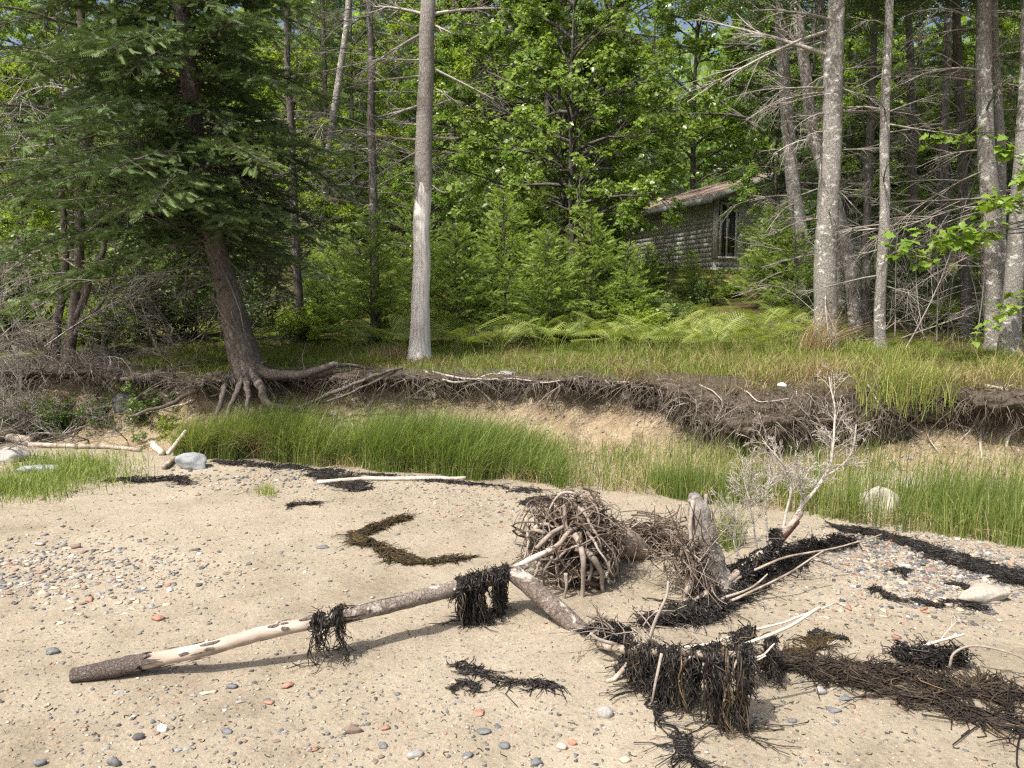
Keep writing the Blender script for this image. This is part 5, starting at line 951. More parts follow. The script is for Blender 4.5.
# ------------------------------------------------------------------ driftwood
gd = np.random.default_rng(120)
def gz(P): return beach_z(P[..., 0], np.minimum(P[..., 1], toe_y(P[..., 0])))
LOGPTS = [(72, 697, 3.10), (108, 684, 3.12), (150, 668, 3.14), (205, 650, 3.15), (262, 634, 3.20), (330, 620, 3.28), (398, 604, 3.44), (452, 590, 3.61), (513, 572, 3.78)]
def bent_log():
    P = pxpath(LOGPTS, 3); r = A([.026, .035, .035, .033, .032, .032, .033, .034, .037]); P[:3, 2] = np.maximum(P[:3, 2], gz(P[:3]) + A([.024, .034, .05]))
    q, rr = curve(P, 60, r); q = wob(q, .012, 3.1, 2); t = thing('bent_driftwood_log', 'long slim bent driftwood log, bare pale wood with bark at its tip', 'driftwood', P[0])
    mb = MB(); tubes(mb, q, rr - .003, 18, rough=.2, cap=True, seed=2)
    for i in (22, 27, 31, 35, 41, 47, 52):
        a_ = gd.uniform(0, 6.3); d_ = A([.2, math.cos(a_), abs(math.sin(a_))]); cc = q[i] + nrm(d_) * rr[i] * .8; tubes(mb, np.stack([cc, cc + nrm(d_) * .018]), A([.012, .005]), 7, cap=True)
    mb.obj('trunk', M_LOGW, t)
    def sleeve(i0, i1, extra, mat, seed, name='bark', rag=.05, rough=.2):
        mb = MB(); sd = 18; tubes(mb, q[i0:i1], rr[i0:i1] + extra, sd, rough=rough, seed=seed); n = i1 - i0; v_ = mb.v[0].reshape(n, sd, 3); T = nrm(q[i0 + 1] - q[i0]); T2 = nrm(q[i1 - 1] - q[i1 - 2]); ra = fbm(np.cos(np.arange(sd) / sd * 2 * PI) * 1.5 + seed, np.sin(np.arange(sd) / sd * 2 * PI) * 1.5, s=seed) * 1.8 + .35 * gd.normal(size=sd)
        v_[0] += T * (rag * ra * (i0 > 0))[:, None]; v_[-1] += T2 * (rag * ra[::-1])[:, None]; mb.v[0] = v_.reshape(-1, 3); mb.obj(name, mat, t)
    sleeve(0, 16, .004, M_TIPB, 5, rag=.12, rough=.2); sleeve(38, 60, .003, M_LOGB, 6, rag=.2, rough=.16)
    for k in range(34):                                     # flakes of bark left on the bare wood
        i = int(gd.choice([gd.integers(14, 24), gd.integers(30, 40)])); a_ = gd.uniform(0, 6.3); T = nrm(q[i + 1] - q[i]); u_ = nrm(np.cross(T, [0, 0, 1.])); w_ = np.cross(u_, T); d_ = u_ * math.cos(a_) + w_ * math.sin(a_); e_ = np.cross(T, d_)
        cc = q[i] + d_ * (rr[i] + .0015) + T * gd.uniform(-.01, .01); l_, b_ = gd.uniform(.012, .05), gd.uniform(.004, .010); mb = MB(); ring = [cc + T * l_ * math.cos(p) * gd.uniform(.7, 1.2) + e_ * b_ * math.sin(p) * gd.uniform(.6, 1.3) - d_ * .25 * b_ * abs(math.sin(p)) for p in np.linspace(0, 2 * PI, 10)[:-1]]
        mb.add(np.vstack([[cc + d_ * .002], ring]), [(0, j + 1, (j + 1) % 9 + 1) for j in range(9)]); mb.obj('bark_flake', M_TIPB, t)
    P2 = pxpath([(512, 571, 3.78), (535, 590, 3.72), (562, 613, 3.63), (590, 638, 3.55), (606, 655, 3.50)], 3); P2[-1, 2] = max(P2[-1, 2], gz(P2[-1]) + .03)
    mb = MB(); a, b = curve(P2, 22, [.046, .049, .047, .044, .04]); tubes(mb, wob(a, .008, 5, 3), b, 16, rough=.13, cap=True, seed=4); mb.obj('broken_section', M_LOGB, t)
    mb = MB(); a, b = curve(pxpath([(516, 568, 3.80), (530, 560, 3.86), (546, 552, 3.92)], 3), 10, [.018, .017, .013]); tubes(mb, a, b, 9, rough=.2, cap=True); mb.obj('split_branch', M_WHITEWOOD, t)
    return q, rr
LQ, LR = bent_log()

def sprigs(mb, P, g, k, L, r, tone):
    """short side fronds growing from strands"""
    n, N, _ = P.shape; m = np.repeat(np.arange(n), k); i = g.integers(1, N, n * k); S = P[m, i]; D = rdir(n * k, -.3, g); l = g.uniform(.3, 1.2, n * k) * L; t_ = np.linspace(0, 1, 3)[None, :, None]
    Q = S[:, None] + l[:, None, None] * (D[:, None] * t_ + rdir(n * k, 0, g)[:, None] * .4 * t_ ** 2); Q[..., 2] = np.maximum(Q[..., 2], gz(Q) + .003); tubes(mb, Q, np.tile(A([[1., .9, .3]]), (n * k, 1)) * r, 3, rnd=tone[m])
def drape(label, line, n, Lr, mat=M_WEED, spread=.05, r=(.0011, .0028), tail=0., seed=1, grp=None, tress=None, fuzz=1.):
    """tresses of strands laid over a line of points and hanging down towards the sand"""
    g = np.random.default_rng(seed); line = np.asarray(line, float); K = tress or max(4, n // 30); ku = g.uniform(0, len(line) - 1.001, K); kl = g.uniform(.3, 1.1, K); kx = g.normal(size=K) * spread; ks = np.where(g.uniform(0, 1, K) < .7, -1, 1)
    j = g.integers(0, K, n); u = np.clip(ku[j] + g.normal(size=n) * .45 * len(line) / K, 0, len(line) - 1.001); i = u.astype(int); f = (u - i)[:, None]
    S = line[i] * (1 - f) + line[i + 1] * f + g.normal(size=(n, 3)) * A([.008, .008, .005]); N = 15; t_ = np.linspace(0, 1, N)[None]
    L = np.interp(u, np.linspace(0, len(line) - 1, len(Lr)), Lr) * kl[j] * g.uniform(.35, 1.1, n); off = g.uniform(.022, .055, n) * ks[j]
    P = np.repeat(S[:, None], N, 1); P[:, :, 1] += off[:, None] * np.minimum(t_ * 5, 1) + (g.normal(size=n) * .02)[:, None] * t_; P[:, :, 2] += .010 * np.sin(np.minimum(t_ * 5, 1) * PI) - np.maximum(L[:, None] * (t_ - .08), 0)
    ph = g.uniform(0, 6.3, (n, 1)); fq = g.uniform(6, 18, (n, 1)); am = g.uniform(.005, .017, (n, 1)) * fuzz
    P[:, :, 0] += kx[j][:, None] * t_ ** 1.4 + (g.normal(size=n) * .018)[:, None] * t_ + tail * t_ ** 3 + am * np.sin(fq * t_ + ph) * np.minimum(t_ * 3, 1); P[:, :, 1] += am * np.cos(fq * 1.3 * t_ + ph) * np.minimum(t_ * 3, 1)
    cen = (line[np.clip(ku.astype(int), 0, len(line) - 1)] * 1.)[j]; P[:, :, 0] += (cen[:, 0] + kx[j] - P[:, :, 0].mean(1))[:, None] * .75 * t_ ** 1.2; P = wob(P, .016 * fuzz, 11, seed); g0_ = gz(P) + .003 + g.uniform(0, .014, (n, 1)); under = np.maximum(g0_ - P[..., 2], 0); P[..., 2] = np.maximum(P[..., 2], g0_); P[:, :, 1] -= under * g.uniform(-.5, .7, (n, 1)); P[:, :, 0] += under * g.normal(size=(n, 1)) * .6
    tone = np.clip(g.beta(1.5, 2.6, n) + .2 * g.normal(size=K)[j], 0, 1); mb = MB(); tubes(mb, P, g.uniform(*r, n)[:, None] * (1.15 - .5 * t_) * (1 + .6 * np.abs(np.sin(t_ * 17 + ph))), 3, rnd=tone); sprigs(mb, P, g, 4, .016, r[1] * .55, tone)
    m = n // 3; k = g.integers(0, n, m); D = rdir(m, 0, g) * A([1, .8, .5]); q_ = np.linspace(-.5, .5, 5)[None, :, None]; Q = (P[k, g.integers(0, 4, m)] + g.normal(size=(m, 3)) * A([.006, .010, .008]))[:, None] + g.uniform(.03, .08, m)[:, None, None] * (D[:, None] * q_ + rdir(m, 0, g)[:, None] * q_ ** 2 * 1.5); tubes(mb, Q, np.tile(g.uniform(*r, m)[:, None], (1, 5)), 3, rnd=tone[k])
    return tag(mb.obj('seaweed', mat, origin=line[0] * A([1, 1, 0]) + A([0, 0, float(gz(line[0]))])), label, 'seaweed', grp)
def lp(x0, x1): # piece of the log between two screen columns
    px = 512 + FPX * LQ[:, 0] / LQ[:, 1]; u = np.linspace(x0, x1, 8); return np.stack([np.interp(u, px, LQ[:, c]) for c in range(3)], -1) + A([0, 0, .036])
drape('thick black seaweed clump hanging from the bend of the log', lp(456, 506), 700, [.32, .36, .36], seed=1, spread=.02, tress=20)
drape('small wispy seaweed strands hanging from the middle of the log', np.vstack([lp(306, 314)]), 30, [.40, .42], seed=2, spread=.02, mat=M_WEED, tail=.03)
drape('twisted seaweed strand with a tail curling onto the sand', np.vstack([lp(326, 336)]), 48, [.42, .44], seed=3, spread=.02, tail=-.05, mat=M_WEED)
def mat(label, pts, wd, n, L, mt=M_WEED, hz=.02, seed=1, r=(.0014, .0034), ali=.6, grp=None, name='seaweed', cat='seaweed'):
    """a heap of strands lying along a line on the sand"""
    g = np.random.default_rng(seed); Pl = A([G(*p) for p in pts]); q = curve(Pl, 40); u = g.uniform(0, 38.99, n); i = u.astype(int); f = (u - i)[:, None]; c = q[i] * (1 - f) + q[i + 1] * f; T = nrm(q[i + 1] - q[i]); Lt = np.stack([-T[:, 1], T[:, 0], 0 * u], -1)
    ww = np.interp(u, np.linspace(0, 39, len(wd)), wd); o_ = g.normal(size=n) * .45; c = c + Lt * (ww * o_)[:, None]; h = np.maximum(hz * np.interp(u, np.linspace(0, 39, len(wd)), np.asarray(wd) / max(wd)) * (1 - np.minimum(np.abs(o_), 1) ** 2), .002) * g.uniform(0, 1, n)
    kp = (fbm(c[:, 0] * 5.5, c[:, 1] * 5.5, s=seed) + .35 - np.abs(o_) * .35) > g.uniform(-.35, .35, n); c, T, h, n = c[kp], T[kp], h[kp], int(kp.sum())
    N = 10; t_ = np.linspace(-.5, .5, N)[None, :, None]; D = nrm(T * g.choice([-1, 1], (n, 1)) * ali + g.normal(size=(n, 3)) * A([1, 1, .2]) * (1 - ali)); bend = g.normal(size=(n, 3)) * A([1, 1, .1]) * 1.3; LL = g.uniform(.3, 1.2, n) * L
    ph = g.uniform(0, 6.3, (n, 1)); fq = g.uniform(6, 16, (n, 1)); Ld = np.stack([-D[:, 1], D[:, 0], 0 * ph[:, 0]], -1)
    P = c[:, None] + LL[:, None, None] * (D[:, None] * t_ + bend[:, None] * (t_ ** 2) + Ld[:, None] * (.13 * np.sin(fq * t_[..., 0] + ph))[..., None]); P = wob(P, .035, 15, seed)
    lump = .5 + .8 * np.clip(fbm(P[..., 0] * 9, P[..., 1] * 9, s=seed + 3) + .4, 0, 2); P[..., 2] = gz(P) + .003 + h[:, None] * lump + hz * .35 * g.uniform(0, 1, (n, 1)) * np.abs(np.sin(fq * .6 * t_[..., 0] + ph))
    tone = np.clip(g.beta(1.6, 2.6, n), 0, 1); mb = MB(); tubes(mb, P, g.uniform(*r, n)[:, None] * (1.2 - np.abs(t_[..., 0]) * 1.4) * (1 + .5 * np.abs(np.sin(fq * t_[..., 0] + ph))), 3, rnd=tone); sprigs(mb, P, g, 3, .02, r[1] * .6, tone)
    return tag(mb.obj(name, mt, origin=Pl[0]), label, cat, grp)
mat('crescent of brown seaweed on the sand behind the log', [(405, 518), (378, 530), (356, 540), (372, 545), (392, 556), (420, 563), (466, 560)], [.03, .05, .045, .06, .07, .05, .02], 1100, .12, M_WEEDB, .045, 11, ali=.8)
mat('long heap of dark seaweed in front of the right-hand branch', [(772, 662), (820, 672), (870, 676), (930, 686), (985, 694), (1060, 704)], [.04, .06, .07, .07, .065, .06], 1500, .18, M_WEEDB2, .045, 12, (.0015, .0035), ali=.45)
mat('straggling tail of seaweed below the long dark heap', [(880, 690), (930, 706), (985, 720), (1050, 738)], [.03, .04, .045, .035], 520, .24, M_WEEDB2, .03, 13, (.0015, .0035), ali=.75)
mat('reddish seaweed scraps at the left end of the long dark heap', [(760, 668), (790, 660), (826, 640)], [.05, .06, .04], 320, .1, M_WEEDB, .02, 14)
mat('thin seaweed strip lying on open sand below the log', [(452, 665), (480, 674), (510, 683), (552, 688)], [.012, .02, .018, .014], 130, .11, M_WEED, .012, 15, ali=.9)
mat('small seaweed scrap beside the thin strip', [(455, 692), (470, 684), (482, 690)], [.015, .025, .01], 40, .08, M_WEED, .01, 16)
mat('dark seaweed line on the sand below the blue-grey boulder', [(110, 482), (140, 481), (170, 480), (190, 483)], [.03, .05, .05, .03], 420, .12, M_WEED, .025, 17)
mat('dark seaweed patch around the pale stick', [(308, 475), (340, 484), (362, 490), (350, 480), (318, 472)], [.07, .1, .08, .08], 700, .1, M_WEED, .02, 18, ali=.3)
mat('black seaweed line along the foot of the right-hand dune grass', [(840, 528), (905, 543), (955, 560), (1000, 574), (1060, 590)], [.03, .055, .08, .10, .11], 2000, .13, M_WEED, .03, 19, ali=.4)
mat('seaweed scraps along the front of the left dune grass', [(215, 462), (260, 466), (310, 470), (400, 478), (470, 484), (540, 492)], [.05, .06, .05, .03, .04, .07], 900, .1, M_WEED, .015, 20, ali=.4)
mat('seaweed patch behind the root ball', [(525, 505), (548, 500), (570, 505)], [.05, .08, .05], 350, .1, M_WEED, .02, 21, ali=.3)
for k, (a, b) in enumerate([((912, 603), (932, 607)), ((940, 606), (985, 608)), ((898, 572), (906, 576)), ((868, 590), (880, 593)), ((885, 598), (898, 601)), ((815, 636), (840, 640)), ((290, 506), (318, 504)), ((955, 585), (975, 592))]):
    mat('small black seaweed scrap on the pebbly sand', [a, ((a[0] + b[0]) / 2, (a[1] + b[1]) / 2 - 1), b], [.02, .035, .02], 110, .07, M_WEED, .018, 30 + k, ali=.4, grp='small seaweed scraps')
mat('loose seaweed strands trailing below the hanging fringe', [(658, 700), (668, 728), (680, 752), (696, 766)], [.015, .02, .03, .05], 110, .16, M_WEED, .015, 45, ali=.9)
# fallen pieces
def stick(name, label, pts, r0, r1, mat_=M_DRIFT, ground=True, n=18, cat='driftwood', kids=0, rough=.12, amp=.008, cap=True):
    P = A([G(*p[:2]) if len(p) < 3 else at(*p) for p in pts])
    if ground: P[:, 2] = gz(P) + np.linspace(r0, r1, len(P)) * .8
    q, r = curve(P, n, np.linspace(r0, r1, len(pts))); q = wob(q, amp, 6, len(label)); mb = MB(); tubes(mb, q, r, 9, rough=rough, cap=cap, rnd=.8)
    if kids:
        m = gd.integers(2, n - 2, kids); D = nrm(q[m + 1] - q[m]) + .8 * rdir(kids, .2, gd)
        for PP, RR in twigs(q[m], nrm(D), gd.uniform(.06, .2, kids), np.full(kids, r1 * .7), 2, [3], .6, 0, gd): tubes(mb, PP, RR, 4, rnd=gd.uniform(.5, 1, len(PP)))
    return tag(mb.obj(name, mat_, origin=P[0]), label, cat)
stick('driftwood_stick', 'long pale stick lying along the foot of the dune grass', [(318, 484), (370, 481), (420, 480), (466, 480)], .020, .016, M_WHITEWOOD)
stick('driftwood_log', 'short bleached driftwood log left of the blue-grey boulder', [(142, 445), (152, 447), (162, 456)], .045, .03, M_WHITEWOOD, rough=.25)
stick('driftwood_stick', 'slanting pale stick propped beside the blue-grey boulder', [(168, 454, 6.9), (176, 444, 6.95), (186, 431, 7.0)], .022, .018, M_WHITEWOOD, False)
stick('driftwood_stick', 'short stick in front of the slanting pale stick', [(163, 470), (172, 464), (177, 459)], .024, .02, M_DRIFT)
stick('driftwood_plank', 'weathered flat driftwood log at the foot of the dead brush', [(30, 447), (70, 448), (110, 449), (140, 452)], .028, .02, M_DRIFT, rough=.2)
stick('driftwood_log', 'dark driftwood log end at the far left edge', [(-15, 448), (5, 442), (30, 446)], .06, .05, M_DRIFT, rough=.25)
stick('driftwood_branch', 'long branch lying behind the dark seaweed heap, pale towards the right', [(770, 655, 3.42), (815, 655, 3.42), (870, 652, 3.42), (930, 653, 3.38), (985, 658, 3.34), (1060, 664, 3.30)], .012, .018, M_DRIFT, False, 30, kids=5)
stick('driftwood_stick', 'pale stick rising from the dark seaweed heap', [(900, 652, 3.3), (930, 643, 3.28), (962, 634, 3.25)], .010, .005, M_WHITEWOOD, False, kids=3)
stick('driftwood_stick', 'curled white stem on the dark seaweed heap', [(888, 668, 3.25), (905, 678, 3.2), (914, 675, 3.2), (910, 668, 3.22)], .005, .004, M_WHITEWOOD, False, amp=0.)
stick('driftwood_stick', 'arched bare twig near the right edge of the beach', [(950, 668, 3.15), (955, 652, 3.15), (975, 645, 3.15), (1010, 652, 3.12), (1035, 664, 3.1)], .006, .004, M_ROOT, False)
mat('black seaweed draped over the right-hand branch', [(900, 662), (930, 664), (955, 666)], [.05, .08, .05], 420, .12, M_WEED, .12, 50, ali=.4)
stick('driftwood_stick', 'dark stick on the pebbles near the flat pale boulder', [(945, 607), (975, 606), (1000, 604)], .012, .008, M_DRIFT)

# ------------------------------------------------------------------ root ball, standing stump, twiggy limb
def root_ball():
    g = np.random.default_rng(131); c = at(573, 562, 4.22); c[2] = max(c[2], float(gz(c)) + .2); base = c.copy(); base[2] = float(gz(c)); t = thing('root_ball', 'tangled weathered root ball of an uprooted stump on the sand', 'root ball', base)
    mb = MB(); a, b = curve(A([c + A([.02, .05, .0]), c + A([.25, .15, -.02]), at(662, 562, 4.75)]), 14, [.10, .085, .07]); tubes(mb, wob(a, .02, 4, 1), b, 14, rough=.2, cap=True); mb.obj('stump_trunk', M_DRIFT, t)
    mb = MB(); n = 55; d_ = rdir(n, 0, g); d_[:, 1] = d_[:, 1] * .6 - .35; d_[:, 2] = d_[:, 2] * .9 + .1; d_ = nrm(d_); S = c + A([0, .03, .06]) + d_ * A([.10, .06, .08]) * g.uniform(.2, 1, (n, 1))
    for PP, RR in twigs(S, d_, g.uniform(.12, .30, n), np.exp(g.uniform(np.log(.003), np.log(.013), n)), 3, [4, 3], 1.0, .22, g, 9, .95, .6, .2):
        PP = wob(PP, .035, 11, 3); o_ = (PP - c) / A([.34, .30, .30]); q_ = np.linalg.norm(o_, axis=-1, keepdims=True); PP = c + (PP - c) * np.minimum(1, 1.05 / np.maximum(q_, 1e-6)) ; PP[..., 2] = np.maximum(PP[..., 2], gz(PP) + .004)
        tubes(mb, PP, np.maximum(RR, .0014), 5, rnd=np.clip(g.beta(1.1, 1.5, len(PP)), 0, 1), rough=.2)
    n = 420; N = 11; t_ = np.linspace(0, 1, N)[None, :, None]; d_ = nrm(rdir(n, .05, g) + A([0, -.4, 0])); ax = rdir(n, 0, g); th = g.uniform(.5, 2.2, n)[:, None, None] * t_
    dr = d_[:, None] * np.cos(th) + np.cross(ax, d_)[:, None] * np.sin(th); P = c + dr * A([.29, .24, .26]) * g.uniform(.55, 1.08, (n, 1, 1)) * (1 + .22 * np.sin(t_ * g.uniform(3, 9, (n, 1, 1)) + g.uniform(0, 6, (n, 1, 1)))); P = wob(P, .04, 10, 4); P[..., 2] = np.maximum(P[..., 2], gz(P) + .005)
    tubes(mb, P, np.exp(g.uniform(np.log(.0018), np.log(.010), n))[:, None] * (1.25 - .95 * t_[..., 0]), 5, rnd=np.clip(g.beta(1.1, 1.5, n), 0, 1), rough=.25)
    o = mb.obj('fine_roots', M_ROOT, t); o['kind'] = 'stuff'; N = 9; t_ = np.linspace(0, 1, N)[None, :, None]
    v_ = I3[0] * (1 + .45 * fbm(I3[0][:, 0] * 2, I3[0][:, 1] * 2, I3[0][:, 2] * 2, s=5) + .2 * fbm(I3[0][:, 0] * 7, I3[0][:, 1] * 7, I3[0][:, 2] * 7, s=6))[:, None] * A([.19, .15, .17]) + c + A([.02, .06, -.01]); v_[:, 2] = np.maximum(v_[:, 2], gz(v_) - .02); mc = MB(); mc.add(v_, I3[1], 0, 1.); mc.obj('soil_core', MBANK, t)
    for k, (pts, r0, r1) in enumerate([
        ([(546, 551, 3.95), (560, 543, 3.95), (571, 530, 4.05), (580, 524, 4.1)], .016, .014), ([(573, 537, 4.0), (580, 550, 3.93), (583, 575, 3.92), (581, 598, 3.95), (577, 612, 3.98)], .018, .010), ([(578, 548, 3.98), (592, 556, 3.95), (603, 575, 3.97), (604, 592, 4.02)], .020, .014),
        ([(536, 548, 4.0), (548, 536, 4.0), (565, 524, 4.1)], .012, .016), ([(585, 532, 4.0), (596, 548, 3.95), (606, 562, 3.95), (615, 576, 3.97)], .008, .004), ([(579, 510, 4.1), (590, 520, 4.05), (600, 545, 4.0), (604, 552, 4.0)], .010, .006), ([(576, 507, 4.15), (590, 503, 4.15), (597, 512, 4.12), (598, 528, 4.1)], .007, .005),
        ([(526, 520, 4.2), (527, 540, 4.15), (526, 560, 4.12)], .010, .006), ([(534, 527, 4.1), (545, 524, 4.1), (556, 530, 4.1)], .012, .010), ([(553, 556, 3.95), (546, 570, 3.9), (548, 590, 3.95), (556, 604, 4.0)], .008, .005), ([(565, 575, 3.92), (566, 590, 3.92), (560, 608, 3.95)], .010, .006), ([(540, 560, 4.0), (534, 575, 4.0), (540, 592, 4.0)], .008, .005)]):
        mb = MB(); q, r = curve(pxpath(pts, 4), 16, np.linspace(r0, r1, len(pts))); tubes(mb, wob(q, .016, 12, k), r * np.linspace(1.1, .75, 16), 8, rough=.35, cap=True, rnd=g.uniform(.55, 1), seed=k); mb.obj('root', M_ROOT if k % 4 else M_DRIFT, t)
    c2 = at(640, 535, 4.6); c2[2] = float(gz(c2)) + .1; n = 380; d_ = rdir(n, .3, g); P = c2 + A([.30, .12, .11]) * g.normal(size=(n, 1, 3)) * .55 + g.uniform(.1, .35, (n, 1, 1)) * (d_[:, None] * A([1, .6, .6]) * (t_ - .5) + .6 * rdir(n, 0, g)[:, None] * (t_ - .5) ** 2); P = wob(P, .03, 9, 5); P[..., 2] = np.maximum(P[..., 2], gz(P) + .004)
    mb = MB(); tubes(mb, P, g.uniform(.002, .006, n)[:, None] * (1.2 - .7 * t_[..., 0]), 4, rnd=np.clip(g.beta(2, 2.6, n), 0, 1)); tag(mb.obj('root_tangle', M_ROOT, origin=A([c2[0], c2[1], gz(c2)])), 'heap of dry roots and stalks between root ball and standing stump', 'roots')
root_ball()
def standing_stump():
    g = np.random.default_rng(141); b = G(712, 586); t = thing('standing_stump', 'weathered grey stump standing upright with a broken top', 'stump', b); Y = b[1]
    mb = MB(); q, r = curve(A([b + A([.03, 0, -.03]), at(708, 565, Y), at(703, 540, Y), at(698, 515, Y), at(695, 497, Y)]), 26, [.115, .10, .075, .06, .045]); r = r * (1 + .08 * np.sin(np.arange(26)))
    tubes(mb, wob(q, .012, 7, 3), r, 18, rough=.4, cap=True, seed=4); v_ = mb.v[0]; k = slice(24 * 18, 26 * 18); v_[k, 2] += .05 * fbm(v_[k, 0] * 30, v_[k, 1] * 30, s=3); mb.obj('trunk', M_SNAGB, t)
    for pts, r0, r1 in [([(704, 540, Y - .04), (705, 515, Y), (707, 494, Y)], .02, .008), ([(697, 545, Y - .07), (688, 520, Y - .05), (682, 506, Y - .03)], .012, .006), ([(700, 560, Y - .08), (690, 585, Y - .12), (680, 600, Y - .15)], .03, .012), ([(722, 570, Y), (735, 585, Y - .05), (748, 592, Y - .08)], .03, .012), ([(694, 500, Y - .03), (690, 520, Y - .06), (692, 550, Y - .1)], .014, .010)]:
        mb = MB(); a, c = curve(pxpath(pts, Y), 12, np.linspace(r0, r1, len(pts))); tubes(mb, wob(a, .01, 9, 2), c, 8, rough=.25, cap=True, rnd=.9); mb.obj('root', M_ROOT, t)
    n = 200; c2 = at(690, 560, Y - .08); N = 7; t_ = np.linspace(0, 1, N)[None, :, None]; d_ = rdir(n, -.2, g); P = c2 + A([.10, .06, .10]) * g.normal(size=(n, 1, 3)) * .8 + g.uniform(.1, .3, (n, 1, 1)) * (d_[:, None] * t_ + .5 * rdir(n, 0, g)[:, None] * t_ ** 2); P[..., 2] = np.maximum(P[..., 2], gz(P) + .004); mb = MB(); tubes(mb, P, g.uniform(.002, .005, n)[:, None] * (1.2 - .7 * t_[..., 0]), 3, rnd=np.clip(g.beta(2, 2, n), 0, 1)); mb.obj('fine_roots', M_ROOT, t)['kind'] = 'stuff'
standing_stump()
def limb():
    g = np.random.default_rng(151); pts = [(655, 628, 3.70), (672, 620, 3.75), (690, 609, 3.85), (735, 575, 4.08), (770, 545, 4.25), (800, 513, 4.40)]; P = pxpath(pts, 4); P[0, 2] = gz(P[0]) + .02
    t = thing('twiggy_limb', 'fallen limb rising to the right into a fan of bare pale twigs', 'driftwood', P[0]); q, r = curve(P, 30, [.022, .024, .026, .024, .022, .018]); mb = MB(); tubes(mb, wob(q, .012, 6, 1), r, 10, rough=.15, cap=True, rnd=.9); mb.obj('trunk', M_DRIFT, t)
    M_RED = m_rnd('red_brown_bark', [(0, (.05, .018, .014)), (1, (.12, .05, .038))], .8, .2); mb = MB(); tubes(mb, q[20:29] + A([.004, -.006, -.012]), r[20:29] + .006, 9, rough=.5, seed=7); mb.obj('bark', M_RED, t)
    for k, (pts, r0, r1, kd, Ls) in enumerate([
        ([(795, 518, 4.38), (812, 495, 4.45), (824, 475, 4.5), (832, 448, 4.52), (835, 415, 4.55), (829, 378, 4.6)], .013, .004, 26, .22), ([(782, 533, 4.33), (788, 505, 4.35), (790, 480, 4.35), (780, 460, 4.3), (762, 440, 4.3)], .009, .003, 22, .2), ([(823, 478, 4.5), (840, 466, 4.45), (853, 450, 4.42), (856, 425, 4.4)], .007, .004, 8, .12),
        ([(800, 513, 4.4), (802, 490, 4.45), (808, 470, 4.5)], .006, .003, 10, .16), ([(760, 552, 4.25), (752, 520, 4.2), (748, 495, 4.2), (745, 478, 4.2)], .006, .0025, 20, .22), ([(745, 565, 4.2), (735, 540, 4.2), (738, 510, 4.2)], .005, .0025, 16, .2), ([(770, 545, 4.25), (764, 510, 4.3), (770, 480, 4.35)], .006, .003, 18, .2), ([(788, 505, 4.35), (800, 480, 4.4), (815, 462, 4.4)], .005, .0025, 12, .16)]):
        a, b = curve(pxpath(pts, 4), 18, np.linspace(r0, r1, len(pts))); mb = MB(); tubes(mb, wob(a, .012, 8, k), b, 7, rnd=g.uniform(.8, 1)); m = g.integers(5, 17, kd); D = nrm(a[np.minimum(m + 1, 17)] - a[m - 1]) + .9 * rdir(kd, .25, g)
        for PP, RR in twigs(a[m], nrm(D), g.uniform(.4, 1.1, kd) * Ls, np.full(kd, r1 * .75), 3, [5, 4], .8, .02, g, 5, .2, .5): tubes(mb, PP, np.maximum(RR, .0012), 3, rnd=g.uniform(.55, 1, len(PP)))
        mb.obj('twig_spray', M_PALE, t)
    for pts, r0, r1 in [([(700, 612, 3.8), (740, 598, 3.85), (775, 582, 3.9), (822, 552, 4.0)], .009, .004), ([(690, 615, 3.8), (720, 600, 3.85), (750, 590, 3.9), (768, 575, 3.95)], .010, .004), ([(735, 580, 4.05), (780, 560, 4.1), (835, 548, 4.15), (880, 534, 4.3)], .008, .003)]:
        a, b = curve(pxpath(pts, 4), 16, np.linspace(r0, r1, len(pts))); mb = MB(); tubes(mb, wob(a, .01, 8, 3), b, 6, rnd=.9); mb.obj('branch', M_DRIFT, t)
    return q
QL = limb()
drape('black seaweed hung along the rising fallen limb', QL[6:26] + A([0, 0, .01]), 560, [.14, .22, .2, .16, .1], seed=61, spread=.04, r=(.0018, .0038))
mat('dark seaweed heaped on the sand beneath the rising limb', [(640, 628), (690, 620), (730, 605), (775, 575), (815, 552), (850, 545)], [.05, .06, .06, .10, .12, .06], 1300, .12, M_WEED, .09, 62, ali=.3)
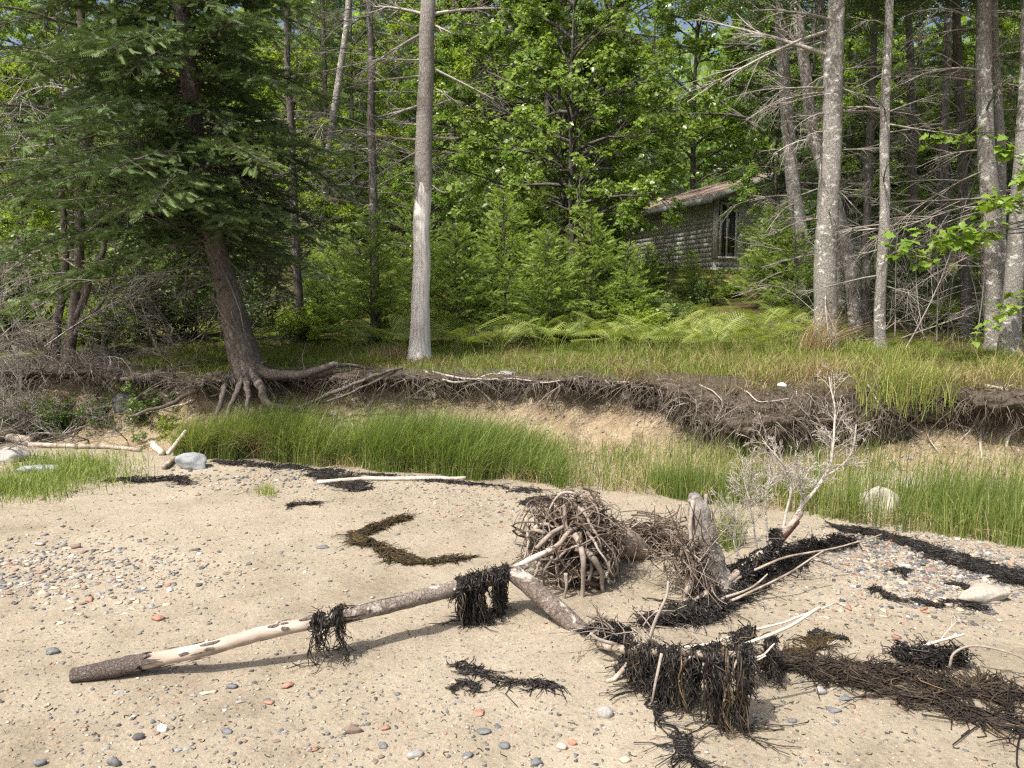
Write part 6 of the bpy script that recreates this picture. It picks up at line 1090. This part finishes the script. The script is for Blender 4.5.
def fringe_branch():
    g = np.random.default_rng(161); pts = [(598, 645, 3.36), (625, 650, 3.16), (660, 653, 2.98), (705, 655, 2.84), (748, 651, 2.78)]; P = pxpath(pts, 3); q, r = curve(P, 28, [.018, .020, .018, .016, .010]); q = wob(q, .015, 6, 8)
    t = thing('draped_branch', 'low driftwood branch with white side twigs holding up the seaweed fringe', 'driftwood', A([P[2][0], P[2][1], gz(P[2])])); mb = MB(); tubes(mb, q, r, 9, rough=.15, cap=True); mb.obj('trunk', M_DRIFT, t)
    for pts, r0, r1, m_ in [([(690, 657, 2.86), (742, 645, 2.83), (785, 628, 2.86), (820, 606, 2.9)], .006, .007, M_WHITEWOOD), ([(655, 648, 3.1), (697, 646, 3.05), (745, 632, 3.05), (795, 618, 3.1), (835, 603, 3.15)], .008, .003, M_WHITEWOOD), ([(735, 656, 2.8), (760, 656, 2.8), (774, 644, 2.82)], .005, .003, M_WHITEWOOD), ([(720, 660, 2.82), (752, 660, 2.8), (765, 656, 2.8)], .004, .003, M_WHITEWOOD),
        ([(640, 652, 3.15), (622, 672, 3.1), (606, 688, 3.08)], .012, .009, M_DRIFT), ([(662, 654, 2.93), (655, 685, 2.9), (650, 705, 2.92)], .007, .004, M_ROOT), ([(738, 655, 2.77), (728, 680, 2.75), (722, 700, 2.74)], .005, .003, M_ROOT), ([(620, 648, 3.25), (600, 640, 3.2), (590, 632, 3.2)], .010, .006, M_DRIFT), ([(648, 642, 3.2), (655, 620, 3.2), (664, 598, 3.2), (668, 582, 3.22)], .009, .005, M_ROOT), ([(774, 642, 3.1), (776, 660, 3.1), (775, 680, 3.1)], .012, .009, M_ROOT), ([(672, 655, 3.0), (684, 660, 2.95), (690, 664, 2.94)], .012, .008, M_WHITEWOOD)]:
        a, b = curve(pxpath(pts, 3), 14, np.linspace(r0, r1, len(pts))); a[:, 2] = np.maximum(a[:, 2], gz(a) + r1 * .5); mb = MB(); tubes(mb, wob(a, .008, 9, 3), b, 7, rough=.15, cap=True, rnd=.9); mb.obj('side_branch', m_, t)
    n = 34; S = pxpath([(x, y, 3.35) for x, y in zip(g.normal(625, 16, n), g.normal(632, 8, n))], 3); mb = MB()
    for PP, RR in twigs(S, rdir(n, .3, g), g.uniform(.08, .24, n), np.full(n, .004), 2, [3], .8, .2, g, 6, .35, .5):
        PP[..., 2] = np.maximum(PP[..., 2], gz(PP) + .004); tubes(mb, PP, np.maximum(RR, .0016), 4, rnd=g.uniform(.5, 1, len(PP)))
    mb.obj('twig_tangle', M_ROOT, t)
    return q
QF = fringe_branch()
drape('dense black seaweed fringe at the left end of the draped branch', QF[7:14] + A([0, 0, .012]), 340, [.33, .35, .38], seed=71, spread=.015)
drape('black seaweed fringe in the middle of the draped branch', QF[13:22] + A([0, 0, .012]), 330, [.36, .42, .45], seed=72, spread=.015)
drape('long black seaweed tress at the right end of the draped branch', QF[21:28] + A([0, 0, .012]), 330, [.45, .5, .5], seed=73, spread=.02, tail=.02)
drape('black seaweed bunch at the foot of the bent log', A([at(588, 632, 3.5), at(600, 622, 3.5), at(628, 632, 3.42)]), 320, [.15, .2, .16], seed=74, spread=.02)
drape('thin seaweed tress hanging right of the fringe', A([at(770, 640, 3.1), at(780, 638, 3.1)]), 60, [.24, .26], seed=75, spread=.01)
drape('seaweed wisps between the rising limb and the white side twigs', A([at(715, 640, 3.05), at(735, 634, 3.05), at(752, 628, 3.06)]), 70, [.12, .2, .1], seed=76, spread=.02)

# loose dark bits on the sand
mb = MB(); n = 1500; q = Gv(np.concatenate([gd.uniform(-20, 1040, 900), gd.normal(500, 120, 300), gd.normal(840, 80, 300)]), np.concatenate([480 + 285 * gd.uniform(0, 1, 900), gd.normal(500, 14, 300), gd.normal(630, 40, 300)])); q = q[q[:, 1] < y_grass(q[:, 0])]; n = len(q)
q[:, 2] += .003; a = gd.uniform(0, 6.3, n); L = np.exp(gd.uniform(np.log(.006), np.log(.03), n)); t_ = np.linspace(-.5, .5, 4)[None, :, None]; P = q[:, None] + L[:, None, None] * (np.stack([np.cos(a), np.sin(a), 0 * a], -1)[:, None] * t_ + np.stack([-np.sin(a), np.cos(a), 0 * a], -1)[:, None] * (t_ ** 2) * gd.normal(size=(n, 1, 1))); P[..., 2] = gz(P) + .003
tubes(mb, P, np.tile(gd.uniform(.0008, .0022, n)[:, None], (1, 4)), 3, rnd=gd.uniform(0, 1, n)); o = mb.obj('seaweed_bits', M_WEEDB); o['kind'] = 'stuff'; tag(o, 'scattered dark bits of dried seaweed on the sand', 'debris')
